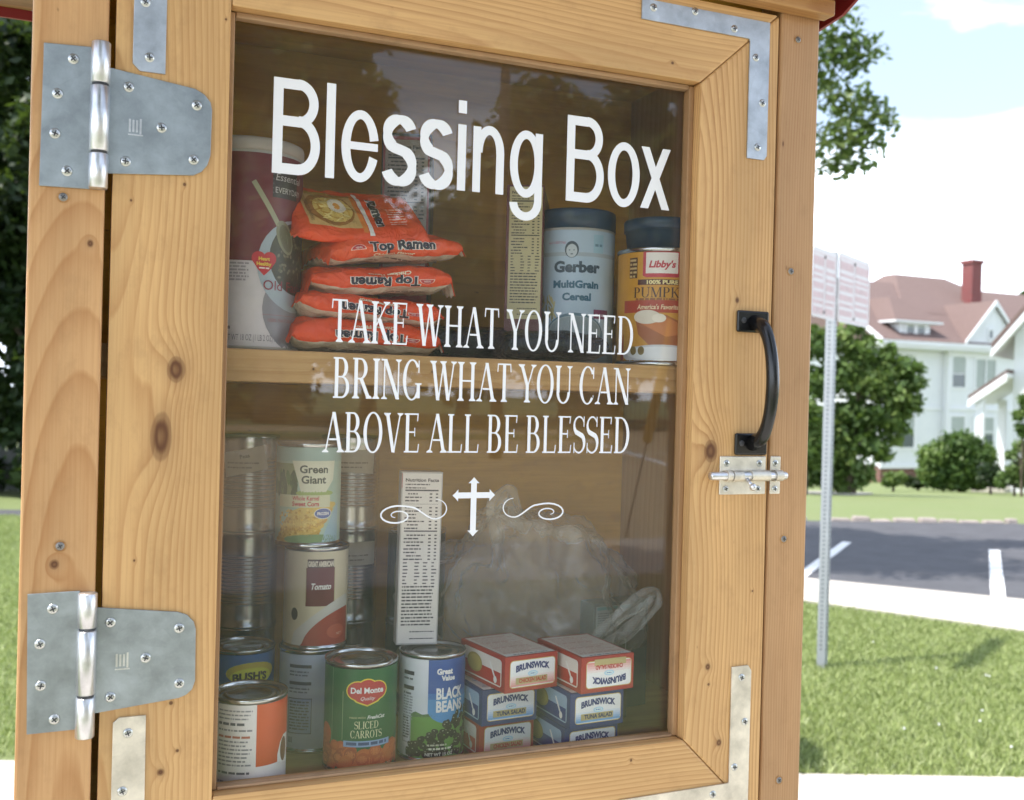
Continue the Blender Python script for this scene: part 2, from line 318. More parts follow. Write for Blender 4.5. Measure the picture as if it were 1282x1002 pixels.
# ================================================================== SETTING: ground, roads
def ground_z(x, y):
    f = x * FWD0.x + (y + 0.98) * FWD0.y
    t = max(0.0, f - 15.5)
    return -min(2.1, 0.065 * t)
gx = sorted(set([round(v, 2) for v in list(np.arange(-60, 80, 4.0)) + [-900, -400, -200, -110, 110, 170, 300, 600, 1200]]))
gy = sorted(set([round(v, 2) for v in list(np.arange(-60, 84, 2.0)) + [-1200, -500, -250, -120, 110, 170, 300, 600, 1300]]))
gV = np.array([(x, y, ground_z(x, y)) for y in gy for x in gx]); nx_ = len(gx)
gF = np.array([(j * nx_ + i, j * nx_ + i + 1, (j + 1) * nx_ + i + 1, (j + 1) * nx_ + i) for j in range(len(gy) - 1) for i in range(nx_ - 1)])
tag(np_mesh('ground', gV, gF, M['turf']), kind='structure')
def slab(name, poly, z0, z1, mat, kind='structure'):
    o = MB().prism(poly, z0, z1, 'z').build(name, mat); return tag(o, kind=kind)
P2 = lambda p: (p[0], p[1])
def strip(a, b, width, ext0=0, ext1=0):
    a = Vector(a); b = Vector(b); d = (b - a).normalized(); n = Vector((-d.y, d.x)); a = a - d * ext0; b = b + d * ext1
    return [tuple(a), tuple(b), tuple(b + n * width), tuple(a + n * width)]
# pavement just past the box (its far edge at the grass), path along the car park, car park, street behind the camera
slab('pavement', strip((-0.243, 3.70), (2.813, 2.523), -1.5, 14, 12), -0.1, 0.012, M['concrete'])
slab('path', [(5.22, 5.53), (6.03, 4.24), (9.6, -1.5), (10.55, -0.9), (7.02, 5.10), (5.90, 6.38), (2.2, 10.3), (1.35, 9.6)], -0.1, 0.03, M['concrete'])
slab('car_park', [(5.93, 6.42), (7.05, 5.14), (10.6, -0.85), (22, 2.5), (20, 6.65), (11.85, 9.25), (8.94, 10.14), (-2.0, 13.4), (1.9, 10.5)], -0.08, 0.008, M['asphalt'])
def paint(name, a, b, w):
    a = Vector(a); b = Vector(b); d = (b - a).normalized(); n = Vector((-d.y, d.x)) * w / 2; mb = MB()
    pts = 12; L = []; Rr = []
    for i in range(pts + 1):
        p = a.lerp(b, i / pts); k = 1 + random.uniform(-0.06, 0.06); L.append(tuple(p + n * k)); Rr.append(tuple(p - n * k))
    return tag(mb.prism(Rr + L[::-1], 0.0085, 0.0125, 'z').build(name, M['line_paint']), kind='structure')
paint('parking_line', (6.98, 5.32), (9.23, 7.42), 0.115); paint('parking_line', (5.0, 5.72 + 0.0), (7.98, 8.31), 0.10)
paint('parking_line', (8.6, 3.2), (11.2, 5.4), 0.115)
slab('bounce_pavement', [(-9, -0.35), (9, -0.35), (9, -2.7), (-9, -2.7)], -0.1, 0.012, M['concrete'])  # unseen slab added before the box to bounce sunlight onto its front
slab('street', [(-60, -9.0), (60, -9.0), (110, -44.0), (-60, -44.0)], -0.1, 0.010, M['street_mat'])
slab('street_pavement', [(-40, -7.0), (60, -7.0), (60, -8.9), (-40, -8.9)], -0.1, 0.03, M['concrete'])
paint('road_line', (-30, -24.0), (60, -25.6), 0.2); paint('road_line', (11.6, -16.2), (19.5, -40.0), 0.3)
slab('grass_island', [(3.0, -31.5), (17.0, -33.0), (19.0, -36.0), (2.0, -37.0)], -0.05, 0.06, M['turf'])
# line of rough stones along the far side of the car park
sr = random.Random(3)
stone_line = empty('stone_border', (8.94, 10.21, 0)); tag(stone_line, 'low border of pale rough stones along the far side of the car park', 'stone border')
A_, B_ = Vector((7.6, 10.62)), Vector((13.8, 8.72)); d_ = (B_ - A_).normalized(); s_ = 0.0
while s_ < (B_ - A_).length:
    w_ = sr.uniform(0.14, 0.34)
    if sr.random() < 0.7:
        p = A_ + d_ * (s_ + w_ / 2); h_ = sr.uniform(0.03, 0.085); dp = sr.uniform(0.12, 0.17)
        mb = MB(); k = [sr.uniform(0.86, 1.05) for _ in range(8)]
        mb.add([(sx * w_ / 2 * k[i], sy * dp / 2 * k[-i], z) for i, (sx, sy, z) in enumerate([(-1,-1,-.05),(1,-1,-.05),(1,1,-.05),(-1,1,-.05),(-.9,-.8,h_*k[0]),(.9,-.8,h_*k[1]),(.9,.8,h_*k[2]),(-.9,.8,h_*k[3])])],
               [(0,3,2,1),(4,5,6,7),(0,1,5,4),(1,2,6,5),(2,3,7,6),(3,0,4,7)])
        o = mb.build('stone', M['stone'], stone_line, 0.02); o.location = (p.x - 8.94, p.y - 10.21, 0); o.rotation_euler.z = math.atan2(d_.y, d_.x) + sr.uniform(-.08, .08)
    s_ += w_ + sr.uniform(0.0, 0.05)
# driveway strip in front of the house
pa, pb = street(4.0, 25.2), street(9.4, 25.6)
dw = MB(); w2 = Vector((0, 0, 0))
dwp = [street(3.5, 24.6), street(8.3, 24.8), street(9.3, 26.6), street(3.5, 26.4)]
dw.add([(p.x, p.y, ground_z(p.x, p.y) + 0.04) for p in dwp] + [(p.x, p.y, ground_z(p.x, p.y) - 0.1) for p in dwp], [(0,1,2,3),(7,6,5,4),(0,4,5,1),(1,5,6,2),(2,6,7,3),(3,7,4,0)])
tag(dw.build('house_drive', M['concrete']), kind='structure')

# ================================================================== THE BOX (root at its foot, parts in world-sized coordinates)
BX = Vector((0.37, 0.0, 0.0))
box = empty('blessing_box', (0, 0, 0)); tag(box, 'varnished pine pantry cabinet with glazed door lettered in white', 'cabinet')
def kn(*pts): return [(z, x, rx, rz) for x, z, rx, rz in pts]
HONEY = (0.63, 0.385, 0.165); HONEY_D = (0.36, 0.16, 0.05)
W_postL = wood('pine_post_left', 'z', (0.58, 0.335, 0.15), (0.34, 0.14, 0.04), (-0.003, 0.022), 0.055, 190, kn((0.0055, 1.6736, 0.0028, 0.0035), (-0.017, 1.394, 0.004, 0.0045)), 1.7, 0.85)
W_stL = wood('pine_stile_left', 'z', HONEY, HONEY_D, (0.020, 0.045), 0.006, 230,
   kn((0.0799, 1.566, 0.0085, 0.012), (0.0684, 1.5054, 0.0095, 0.023), (0.0822, 1.265, 0.002, 0.002), (0.0748, 1.2033, 0.0036, 0.0036), (0.0888, 1.2212, 0.0018, 0.0018), (0.0829, 1.733, 0.0016, 0.0018), (0.038, 1.7144, 0.0012, 0.0014), (0.1155, 1.887, 0.0012, 0.0012), (0.048, 1.395, 0.0012, 0.0014)), 4.2, 0.75)
W_stR = wood('pine_stile_right', 'z', HONEY, HONEY_D, (0.60, 0.040), 0.02, 260,
   kn((0.6523, 1.2542, 0.0035, 0.004), (0.6489, 1.4946, 0.009, 0.013), (0.6784, 1.6641, 0.003, 0.004), (0.6698, 1.1678, 0.0035, 0.004), (0.654, 1.2345, 0.0016, 0.0016), (0.7094, 1.336, 0.0014, 0.0014)), 8.3, 1.1)
W_postR = wood('pine_post_right', 'z', (0.47, 0.275, 0.13), (0.29, 0.13, 0.05), (0.64, 0.06), 0.004, 330, kn((0.7313, 1.5405, 0.0042, 0.0052), (0.735, 1.846, 0.0012, 0.0035)), 5.5, 0.8)
W_top = wood('pine_top_rail', 'x', HONEY, HONEY_D, (1.90, 0.035), 0.02, 230, [(0.5866, 1.9165, 0.0018, 0.0020), (0.41, 1.972, 0.002, 0.002)], 2.2, 0.85)
W_bot = wood('pine_bottom_rail', 'x', HONEY, HONEY_D, (1.07, 0.035), 0.02, 230, [(0.558, 1.1604, 0.0020, 0.0016)], 6.4, 0.95)
W_bead = wood('pine_bead', 'z', (0.40, 0.235, 0.115), (0.23, 0.11, 0.04), (0.4, 0.3), 0.01, 200, kn((0.628, 1.545, 0.003, 0.008), (0.628, 1.46, 0.003, 0.009)), 9.9, 0.6, 0.5)
W_beadx = wood('pine_bead_level', 'x', (0.42, 0.27, 0.155), (0.23, 0.12, 0.05), (1.0, 0.3), 0.01, 200, (), 3.3, 0.6, 0.6)
W_shelf = wood('pine_shelf', 'x', (0.56, 0.34, 0.14), (0.36, 0.17, 0.05), (1.5, 0.06), 0.01, 140, [(0.212, 1.5715, 0.0016, 0.0012), (0.335, 1.573, 0.0016, 0.0012), (0.505, 1.574, 0.0014, 0.0011)], 1.1, 0.8)
W_trim = wood('pine_trim', 'x', (0.46, 0.25, 0.095), (0.26, 0.11, 0.035), (2.0, 0.08), 0.02, 150, (), 7.7, 0.9, 0.5)
W_roof = wood('roof_boards', 'x', (0.26, 0.14, 0.06), (0.12, 0.06, 0.02), (0.2, 0.3), 0.02, 90, (), 2.7, 0.8, 0.4)
W_side = wood('side_boards', 'z', (0.46, 0.26, 0.10), (0.28, 0.13, 0.04), (0.2, 0.3), 0.02, 90, (), 4.7, 0.8)
MB().box(-0.0445, 0.0165, 0.0, 0.040, 0.86, 2.02).build('front_post', W_postL, box, 0.0022)
MB().box(0.7285, 0.7825, 0.0, 0.040, 0.86, 2.02).build('front_post', W_postR, box, 0.0028)
# door: two stiles and two mitred rails, front faces flush with the posts
ZT, ZB, XL, XR = 1.9005, 1.1755, 0.1205, 0.6235; XO0, XO1 = 0.0222, 0.7252; ZO1, ZO0 = 1.9905, 1.0750
def frame_piece(poly, name, mat): return MB().prism(poly, 0.0, 0.036, 'y').build(name, mat, box, 0.0022)
frame_piece([(XO0, ZO0), (XL - .0004, ZO0), (XL - .0004, ZO1), (XO0, ZO1)], 'door_stile', W_stL)
mT = (ZO1 - ZT); mB = (ZB - ZO0)
frame_piece([(XR, ZB), (XO1, ZO0), (XO1, ZO1), (XR, ZT)], 'door_stile', W_stR)
frame_piece([(XL, ZT), (XR - .0006, ZT), (XO1 - .0006, ZO1), (XL, ZO1)], 'door_rail', W_top)
frame_piece([(XL, ZO0), (XO1 - .0006, ZO0), (XR - .0006, ZB), (XL, ZB)], 'door_rail', W_bot)
# stepped bead that holds the glass
G0 = 0.0245
def bead(x0, x1, z0, z1, m): MB().box(x0, x1, 0.013, 0.0235, z0, z1).build('glass_bead', m, box, 0.001)
bead(XL + .0002, XL + .005, ZB + .001, ZT - .001, W_bead); bead(XR - .0065, XR - .0002, ZB + .001, ZT - .001, W_bead)
bead(XL + .0055, XR - .007, ZT - .0055, ZT - .0002, W_beadx); bead(XL + .0055, XR - .007, ZB + .0002, ZB + .0030, W_beadx)
pane = MB().box(XL + .0004, XR - .0004, G0, G0 + 0.003, ZB + .0004, ZT - .0004).build('glass_pane', M['glass'], box)
tag(pane, 'window glass lettered in white vinyl')
# carcass
MB().box(-0.0445, -0.0265, 0.041, 0.430, 0.90, 2.02).build('side_wall', W_side, box, 0.001)
MB().box(0.7645, 0.7825, 0.041, 0.430, 0.90, 2.02).build('side_wall', W_side, box, 0.001)
MB().box(-0.0255, 0.7635, 0.412, 0.430, 0.90, 2.02).build('back_wall', M['interior'], box)
MB().box(-0.0255, 0.7635, 0.041, 0.411, 1.120, 1.146).build('floor_board', wood('cabinet_floor', 'x', (0.50, 0.36, 0.10), (0.3, 0.18, 0.05), (0.2, 0.2), 0.01, 80, (), 1.9, 0.5), box)
MB().box(-0.0255, 0.7635, 0.041, 0.411, 2.000, 2.018).build('ceiling_board', M['interior'], box)
MB().box(-0.0255, 0.7635, 0.0405, 0.400, 1.5575, 1.5890).build('shelf', W_shelf, box, 0.0015)
MB().box(0.30, 0.44, 0.15, 0.29, 0.0, 0.899).build('support_post', W_side, box, 0.004)
MB().box(-0.0255, 0.7635, 0.0, 0.430, 0.862, 0.899).build('bottom_board', W_side, box, 0.002)
# trim under the roof, roof boards and red metal edging
MB().box(-0.20, 0.787, -0.021, -0.0005, 1.9935, 2.012).build('top_trim', W_trim, box, 0.002)
MB().box(0.62, 0.80, -0.060, -0.022, 2.013, 2.040).build('trim_block', W_side, box, 0.002)
rf = MB(); sl = [(-0.16, 2.060), (0.48, 1.992), (0.48, 2.020), (-0.16, 2.090)]
rf.prism([(y, z + .031) for y, z in sl], -0.24, 0.812, 'x').build('roof_board', W_roof, box, 0.002)
MB().prism([(-0.100, 2.050), (0.0, 2.006), (0.485, 1.952), (0.485, 2.058), (-0.163, 2.125), (-0.163, 2.095)], 0.8135, 0.8175, 'x').build('roof_edging', M['red_metal'], box)
MB().prism([(-0.163, 2.066), (0.485, 1.996), (0.485, 2.058), (-0.163, 2.125)], -0.2465, -0.2425, 'x').build('roof_edging', M['red_metal'], box)
MB().box(-0.24, 0.812, 0.486, 0.490, 2.013, 2.0255).build('roof_edging', M['red_metal'], box)
MB().prism([(-0.17, 2.128), (0.488, 2.060), (0.488, 2.064), (-0.17, 2.132)], -0.25, 0.822, 'x').build('roof_metal', M['red_metal'], box)
# screws, shared mesh
def screw_mesh(r=0.0046, mat='chrome'):
    m = MB(); Mx = Matrix.Rotation(R(90), 4, 'X')
    m.lathe([(r, 0.0), (r * 0.97, 0.0005), (r * 0.72, 0.0011), (r * 0.25, 0.0014)], 20, 0, True, Mx)
    for a in (0, 90):
        q = Mx @ Matrix.Rotation(R(a), 4, 'Z'); m.box(-r * .56, r * .56, -r * .13, r * .13, 0.0012, 0.00165 + .0001 * (a > 0), 1, q)
    for k in range(4):
        q = Mx @ Matrix.Rotation(R(45 + 90 * k), 4, 'Z'); m.box(r * .30, r * .62, -r * .05, r * .05, 0.0009, 0.00125, 1, q)
    return m.mesh('screw', [M[mat], M['recess']])
SCREW = screw_mesh()
def screw(x, y, z, parent, s=1.0, me=None):
    o = bpy.data.objects.new('screw', me or SCREW); COL.objects.link(o); o.parent = parent; o.location = (x, y, z)
    o.rotation_euler = (random.uniform(-.05, .05), random.uniform(0, 6.28), random.uniform(-.05, .05)); o.scale = (s, s, s); return o
WSCREW = screw_mesh(0.0042, 'recess')
M['old_screw'] = zinc('weathered_screw', (0.30, 0.28, 0.26), 0.45)
OSCREW = screw_mesh(0.0040, 'old_screw')
for x, z in [(-0.0171, 1.7118), (-0.0129, 1.4097), (0.7517, 1.9674), (0.7504, 1.7014), (0.7505, 1.3939), (0.7529, 1.1158)]:
    MB().lathe([(0.0052, 0), (0.0052, 0.0004)], 20, 0, False, Matrix.Translation((x, -0.0001, z)) @ Matrix.Rotation(R(90), 4, 'X')).build('screw_hole', W_trim, box)
    screw(x, -0.0003, z, box, 0.95, OSCREW)
# hinges
def hinge(leafL, leafR, scrL, scrR, zb0, zb1, k0, k1, stamp):
    h = empty('strap_hinge', (0.0, 0, 0)); h.parent = box
    h['label'] = stamp
    MB().prism(leafL, -0.0024, -0.0004, 'y').build('hinge_leaf', M['zinc'], h, 0.0004)
    MB().prism(leafR, -0.0024, -0.0004, 'y').build('hinge_leaf', M['zinc'], h, 0.0004)
    cx, cy, r = 0.0105, -0.0078, 0.0079; g = 0.0011
    for a, b in ((zb0, k0 - g), (k0 + g, k1 - g), (k1 + g, zb1)):
        MB().lathe([(r * .9, a), (r, a + .0008), (r, b - .0008), (r * .9, b)], 28, 0, True, Matrix.Translation((cx, cy, 0))).build('hinge_knuckle', M['zinc_bright'], h)
    MB().lathe([(r * .86, zb0 + .003), (r * .86, zb1 - .003)], 20, 0, True, Matrix.Translation((cx, cy, 0))).build('hinge_pin', M['recess'], h)
    for x, z in scrL + scrR: screw(x, -0.0024, z, h)
    mb = MB(); zc = (k0 + k1) / 2; rr = random.Random(5)
    for i in range(4): mb.box(0.0345 + i * .0030, 0.0345 + i * .0030 + .0017, -0.00265, -0.0024, zc - .0085 + rr.uniform(0, .002), zc + .0065 - rr.uniform(0, .003))
    mb.box(0.034, 0.0465, -0.0027, -0.0024, zc - .0100, zc - .0088)
    mb.build('stamp_mark', M['zinc_bright'], h)
hinge([(-0.0350, 1.842), (0.004, 1.8440), (0.004, 1.7205), (-0.0362, 1.7195)],
      [(0.0165, 1.8285), (0.090, 1.8195), (0.098, 1.8155), (0.1035, 1.809), (0.105, 1.802), (0.1045, 1.761), (0.102, 1.752), (0.097, 1.7455), (0.090, 1.7415), (0.0165, 1.7355)],
      [(-0.0116, 1.8313), (-0.0235, 1.7999), (-0.0247, 1.7654), (-0.0145, 1.7342)], [(0.0337, 1.8133), (0.0915, 1.8047), (0.0619, 1.7809), (0.0325, 1.7477), (0.0899, 1.7555)], 1.7205, 1.8475, 1.7520, 1.8105, 'upper steel strap hinge')
hinge([(-0.0375, 1.3695), (0.004, 1.3705), (0.004, 1.2495), (-0.0355, 1.2490)],
      [(0.0165, 1.3555), (0.086, 1.3475), (0.094, 1.3445), (0.1000, 1.338), (0.102, 1.331), (0.1025, 1.284), (0.100, 1.2765), (0.095, 1.272), (0.088, 1.2695), (0.0165, 1.2620)],
      [(-0.0174, 1.3559), (-0.0269, 1.326), (-0.0254, 1.2901), (-0.014, 1.26)], [(0.0293, 1.3413), (0.0875, 1.3328), (0.0594, 1.308), (0.0308, 1.2755), (0.0887, 1.2828)], 1.2435, 1.3695, 1.2800, 1.3380, 'lower steel strap hinge')
# flat corner brackets
def bracket(poly, scr, label, mat):
    b = MB().prism(poly, -0.0022, -0.0003, 'y').build('corner_bracket', M[mat], box, 0.0004); b['label'] = label
    for x, z in scr: screw(x, -0.0022, z, b, 0.95)
    return b
bTR = bracket([(0.546, 1.9795), (0.546, 1.9575), (0.6835, 1.9575), (0.6850, 1.956), (0.6850, 1.824), (0.7080, 1.824), (0.7115, 1.829), (0.7115, 1.9795)],
        [(0.560, 1.9715), (0.6121, 1.9760), (0.6635, 1.9652), (0.6933, 1.9376), (0.7036, 1.8877), (0.6987, 1.8375)], 'grey corner bracket at the upper right of the door', 'zinc_pale')
bBR = bracket([(0.544, 1.0950), (0.544, 1.1195), (0.6820, 1.1215), (0.6830, 1.1225), (0.6830, 1.2520), (0.7050, 1.2525), (0.7095, 1.2460), (0.7095, 1.0950)],
        [(0.6963, 1.2391), (0.7022, 1.1888), (0.6898, 1.1386), (0.6621, 1.1113), (0.60, 1.104)], 'pale corner bracket at the lower right of the door', 'zinc_dull')
bracket([(0.0365, 1.9795), (0.0365, 1.8350), (0.0425, 1.8290), (0.0640, 1.8290), (0.0640, 1.956), (0.20, 1.956), (0.20, 1.9795)], [(0.0504, 1.8419), (0.0459, 1.8901), (0.052, 1.94), (0.10, 1.968)], 'grey corner bracket at the upper left of the door', 'zinc_pale')
bracket([(0.0335, 1.0950), (0.0335, 1.2520), (0.0385, 1.2565), (0.0610, 1.2565), (0.0620, 1.1195), (0.20, 1.1195), (0.20, 1.0950)], [(0.0462, 1.2421), (0.0427, 1.1906), (0.05, 1.14), (0.10, 1.107)], 'dull corner bracket at the lower left of the door', 'zinc_dull')
# black pull handle
hd = empty('pull_handle'); hd.parent = box
for (x0, x1, z0, z1) in ((0.677, 0.7195, 1.6285, 1.6530), (0.6785, 0.7215, 1.4905, 1.5150)):
    p_ = MB().box(x0, x1, -0.0045, -0.0003, z0, z1).build('handle_plate', M['black_iron'], hd, 0.0024, seg=3)
    for dx in (0.008, 0.0345): screw(x0 + dx, -0.0045, (z0 + z1) / 2 + 0.001, p_, 0.8, WSCREW)
pts = []; rad = []
for i in range(25):
    t_ = i / 24; z = 1.6400 - t_ * 0.1360; s_ = math.sin(PI * t_) ** 0.36 if 0 < t_ < 1 else 0
    pts.append((0.700 + 0.001 * t_, -0.003 - 0.036 * s_, z)); rad.append(0.0060 + 0.0012 * math.sin(PI * t_) + 0.003 * (abs(t_ - .5) * 2) ** 6)
MB().tube(pts, rad, 16, 0, 1.0).build('handle_grip', M['black_iron'], hd)
# barrel bolt
bb = empty('barrel_bolt'); bb.parent = box
pl = MB().box(0.6600, 0.7215, -0.0024, -0.0003, 1.4460, 1.4890).build('bolt_plate', M['zinc_dull'], bb, 0.0018, seg=3)
for x, z in ((0.6683, 1.4812), (0.7124, 1.4812), (0.6682, 1.4526), (0.7111, 1.4522)): screw(x, -0.0024, z, pl, 0.85)
kp = MB().box(0.7280, 0.7420, -0.0024, -0.0003, 1.4460, 1.4890).build('bolt_keeper', M['zinc_dull'], bb, 0.0018, seg=3)
for x, z in ((0.7345, 1.4812), (0.7345, 1.4519)): screw(x, -0.0024, z, kp, 0.85)
MB().lathe([(0.0042, 0), (0.0046, .001), (0.0046, 0.1000), (0.0040, 0.1015)], 20, 0, True, Matrix.Translation((0.6435, -0.0085, 1.4675)) @ Matrix.Rotation(R(90), 4, 'Y')).build('bolt_rod', M['zinc_bright'], bb)
def half_sleeve(x0, x1):
    prof = []; m = MB(); n = 14; r0, r1 = 0.0048, 0.0062
    ring = [(-math.cos(PI * i / n), -math.sin(PI * i / n)) for i in range(n + 1)]
    poly = [(-.0024 + 0, 1.4675 + r1 * 1)] ; outer = [(-0.0085 + (-r1) * math.sin(PI * i / n), 1.4675 + r1 * math.cos(PI * i / n)) for i in range(n + 1)]
    inner = [(-0.0085 + (-r0) * math.sin(PI * i / n), 1.4675 + r0 * math.cos(PI * i / n)) for i in range(n + 1)]
    poly = [(-0.0024, 1.4675 + r1)] + outer + [(-0.0024, 1.4675 - r1), (-0.0024, 1.4675 - r0)] + inner[::-1] + [(-0.0024, 1.4675 + r0)]
    return m.prism(poly, x0, x1, 'x').build('bolt_sleeve', M['zinc_dull'], bb, 0.0003)
half_sleeve(0.6640, 0.6700); half_sleeve(0.6960, 0.7205); half_sleeve(0.7290, 0.7390); half_sleeve(0.6720, 0.6850)
MB().tube([(0.690, -0.010, 1.4655), (0.6905, -0.016, 1.4600), (0.691, -0.019, 1.4575)], [0.0022, 0.0022, 0.0024], 10).lathe([(0.001, -0.0042), (0.0032, -0.003), (0.0042, 0), (0.0032, 0.003), (0.001, 0.0042)], 16, 0, True, Matrix.Translation((0.6915, -0.0205, 1.4560))).build('bolt_knob', M['zinc_bright'], bb)

# ================================================================== LETTERING: two hand-drawn alphabets as polygons
def ring(cx, cy, rx, ry, wv, wh, a0=0, a1=360, n=28, sx=1.0):
    """band between an outer and an inner ellipse: wv thick at the sides, wh thick at top and bottom"""
    out = []
    for i in range(n):
        q = []
        for a, k in ((a0 + (a1 - a0) * i / n, 0), (a0 + (a1 - a0) * (i + 1) / n, 0)):
            c, s = math.cos(R(a)), math.sin(R(a)); q.append(((cx + rx * c, cy + ry * s), (cx + (rx - wv) * c, cy + (ry - wh) * s)))
        out.append([q[0][0], q[1][0], q[1][1], q[0][1]])
    return out
def rect(x0, y0, x1, y1): return [[(x0, y0), (x1, y0), (x1, y1), (x0, y1)]]
def bar(x0, y0, x1, y1, w): return [[(x0 - w / 2, y0), (x0 + w / 2, y0), (x1 + w / 2, y1), (x1 - w / 2, y1)]]
def ribbon(pts, ws):
    out = []; L = []; n = len(pts)
    for i, p in enumerate(pts):
        a = Vector(pts[max(i - 1, 0)]); b = Vector(pts[min(i + 1, n - 1)]); t = (b - a).normalized(); m = Vector((-t.y, t.x)); w = ws[i] if isinstance(ws, list) else ws
        w = w(t) if callable(w) else w
        L.append((tuple(Vector(p) + m * w / 2), tuple(Vector(p) - m * w / 2)))
    for i in range(n - 1): out.append([L[i][1], L[i + 1][1], L[i + 1][0], L[i][0]])
    return out
def arc(cx, cy, rx, ry, a0, a1, n): return [(cx + rx * math.cos(R(a0 + (a1 - a0) * i / n)), cy + ry * math.sin(R(a0 + (a1 - a0) * i / n))) for i in range(n + 1)]
TN, TK, HB = 0.050, 0.125, 0.040            # serif face: thin, thick, hairline
def ser(x, y, w=0.26, st=0.12):
    s = 1 if y < 0.5 else -1
    return [[(x - w / 2, y), (x + w / 2, y), (x + w / 2, y + .022 * s), (x + st / 2, y + .075 * s), (x - st / 2, y + .075 * s), (x - w / 2, y + .022 * s)][::s]]
def s_spine(cx, w, h, y0):
    r1, r2 = h * .235, h * .255; top = y0 + h - r1 - .01; bot = y0 + r2 + .01
    a = arc(cx, top, w * .44, r1, 25, 250, 12); b = arc(cx, bot, w * .48, r2, 70, -155, 14)
    return a[:-1] + b[1:]
def serif_glyph(c):
    T = TK
    if c == 'A': return rect(.23, .30, .56, .345) + bar(.10, 0, .37, 1.0, TN) + bar(.66, 0, .385, 1.0, T) + ser(.10, 0, .24, TN) + ser(.66, 0, .28), .76
    if c == 'B': return bar(.15, 0, .15, 1, T) + rect(.03, .96, .34, 1) + rect(.18, .505, .36, .54) + rect(.03, 0, .36, .04) + ring(.32, .75, .24, .25, T, HB, -90, 90, 16) + ring(.34, .27, .28, .27, T, HB, -90, 90, 16), .68
    if c == 'C': return ring(.37, .5, .35, .52, T, HB, 38, 318, 30) + rect(.61, .68, .65, .99) + rect(.615, .17, .64, .24), .70
    if c == 'D': return bar(.15, 0, .15, 1, T) + rect(.03, .96, .32, 1) + rect(.03, 0, .32, .04) + ring(.30, .5, .42, .5, T, HB, -90, 90, 24), .77
    if c in 'EFL':
        g = bar(.15, 0, .15, 1, T) + rect(.03, 0, .27, .04) + rect(.03, .96, .27, 1)
        if c != 'L': g += rect(.15, .96, .55, 1) + bar(.54, .80, .56, 1, .035) + rect(.2, .50, .44, .54) + bar(.44, .41, .44, .63, .03)
        if c != 'F': g += rect(.15, 0, .57, .04) + bar(.60, .22, .57, 0, .035)
        return g, .65 if c != 'F' else .6
    if c == 'G': return ring(.37, .5, .35, .52, T, HB, 40, 322, 30) + rect(.61, .68, .65, .99) + bar(.62, .04, .62, .40, T) + rect(.50, .38, .74, .42), .78
    if c == 'H': return bar(.15, 0, .15, 1, T) + bar(.62, 0, .62, 1, T) + rect(.15, .495, .62, .54) + ser(.15, 0) + ser(.62, 0) + ser(.15, 1) + ser(.62, 1), .77
    if c == 'I': return bar(.15, 0, .15, 1, T) + ser(.15, 0) + ser(.15, 1), .30
    if c == 'K': return bar(.15, 0, .15, 1, T) + ser(.15, 0) + ser(.15, 1) + bar(.20, .42, .58, .98, TN) + bar(.62, .02, .30, .60, T * 1.15) + ser(.58, 1, .24, TN) + ser(.63, 0, .26), .74
    if c == 'M': return bar(.12, 0, .12, 1, TN) + bar(.78, 0, .78, 1, T) + bar(.44, 0, .15, 1, T) + bar(.44, 0, .74, 1, TN) + ser(.12, 0, .22, TN) + ser(.78, 0) + rect(.02, .96, .2, 1) + rect(.72, .96, .90, 1), .92
    if c == 'N': return bar(.13, 0, .13, 1, TN) + bar(.66, 0, .66, 1, TN) + bar(.64, 0, .15, 1, T * 1.1) + ser(.13, 0, .22, TN) + ser(.66, 1, .22, TN) + rect(.01, .96, .16, 1), .78
    if c == 'O': return ring(.37, .5, .36, .52, T, HB, 0, 360, 36), .75
    if c == 'P': return bar(.15, 0, .15, 1, T) + rect(.03, .96, .32, 1) + rect(.18, .45, .32, .49) + ring(.31, .725, .26, .275, T, HB, -90, 90, 16) + ser(.15, 0), .62
    if c == 'R': return bar(.15, 0, .15, 1, T) + rect(.03, .96, .32, 1) + rect(.18, .47, .34, .51) + ring(.31, .735, .26, .265, T, HB, -90, 90, 16) + ser(.15, 0) + bar(.62, .02, .34, .49, T * 1.1) + ser(.64, 0, .22), .72
    if c == 'S':
        sp_ = s_spine(.28, .5, 1.0, 0); n = len(sp_); return ribbon(sp_, [0.045 + 0.095 * math.exp(-((i / (n - 1) - .5) / .17) ** 2) for i in range(n)]) + rect(.475, .72, .51, 1.0) + rect(.05, 0, .085, .28), .56
    if c == 'T': return bar(.32, 0, .32, 1, T) + ser(.32, 0) + rect(.05, .96, .59, 1) + bar(.045, .78, .065, 1, .035) + bar(.595, .78, .575, 1, .035), .64
    if c == 'U': return bar(.15, .28, .15, 1, T) + bar(.64, .28, .64, 1, TN) + ring(.375, .30, .288, .315, T * .85, .045, 180, 360, 20) + ser(.15, 1) + ser(.64, 1, .22, TN), .77
    if c == 'V': return bar(.38, 0, .13, 1, T) + bar(.40, 0, .63, 1, TN) + ser(.13, 1) + ser(.63, 1, .22, TN), .74
    if c == 'W': return bar(.32, 0, .12, 1, T) + bar(.34, 0, .53, 1, TN) + bar(.72, 0, .51, 1, T) + bar(.74, 0, .93, 1, TN) + ser(.12, 1) + ser(.51, 1, .26) + ser(.93, 1, .22, TN), 1.04
    if c == 'Y': return bar(.36, 0, .36, .46, T) + bar(.37, .42, .11, 1, T) + bar(.38, .42, .62, 1, TN) + ser(.36, 0) + ser(.11, 1) + ser(.62, 1, .22, TN), .72
    if c == 'Q': return ring(.37, .5, .36, .52, T, HB, 0, 360, 36), .75
    return [], .30
def serif_line(text, gap=0.03, space=0.26):
    out = []; x = 0.0
    for c in text:
        if c == ' ': x += space; continue
        g, w = serif_glyph(c)
        for p in g: out.append([(x + u, v) for u, v in p])
        x += w + gap
    return out, x - gap
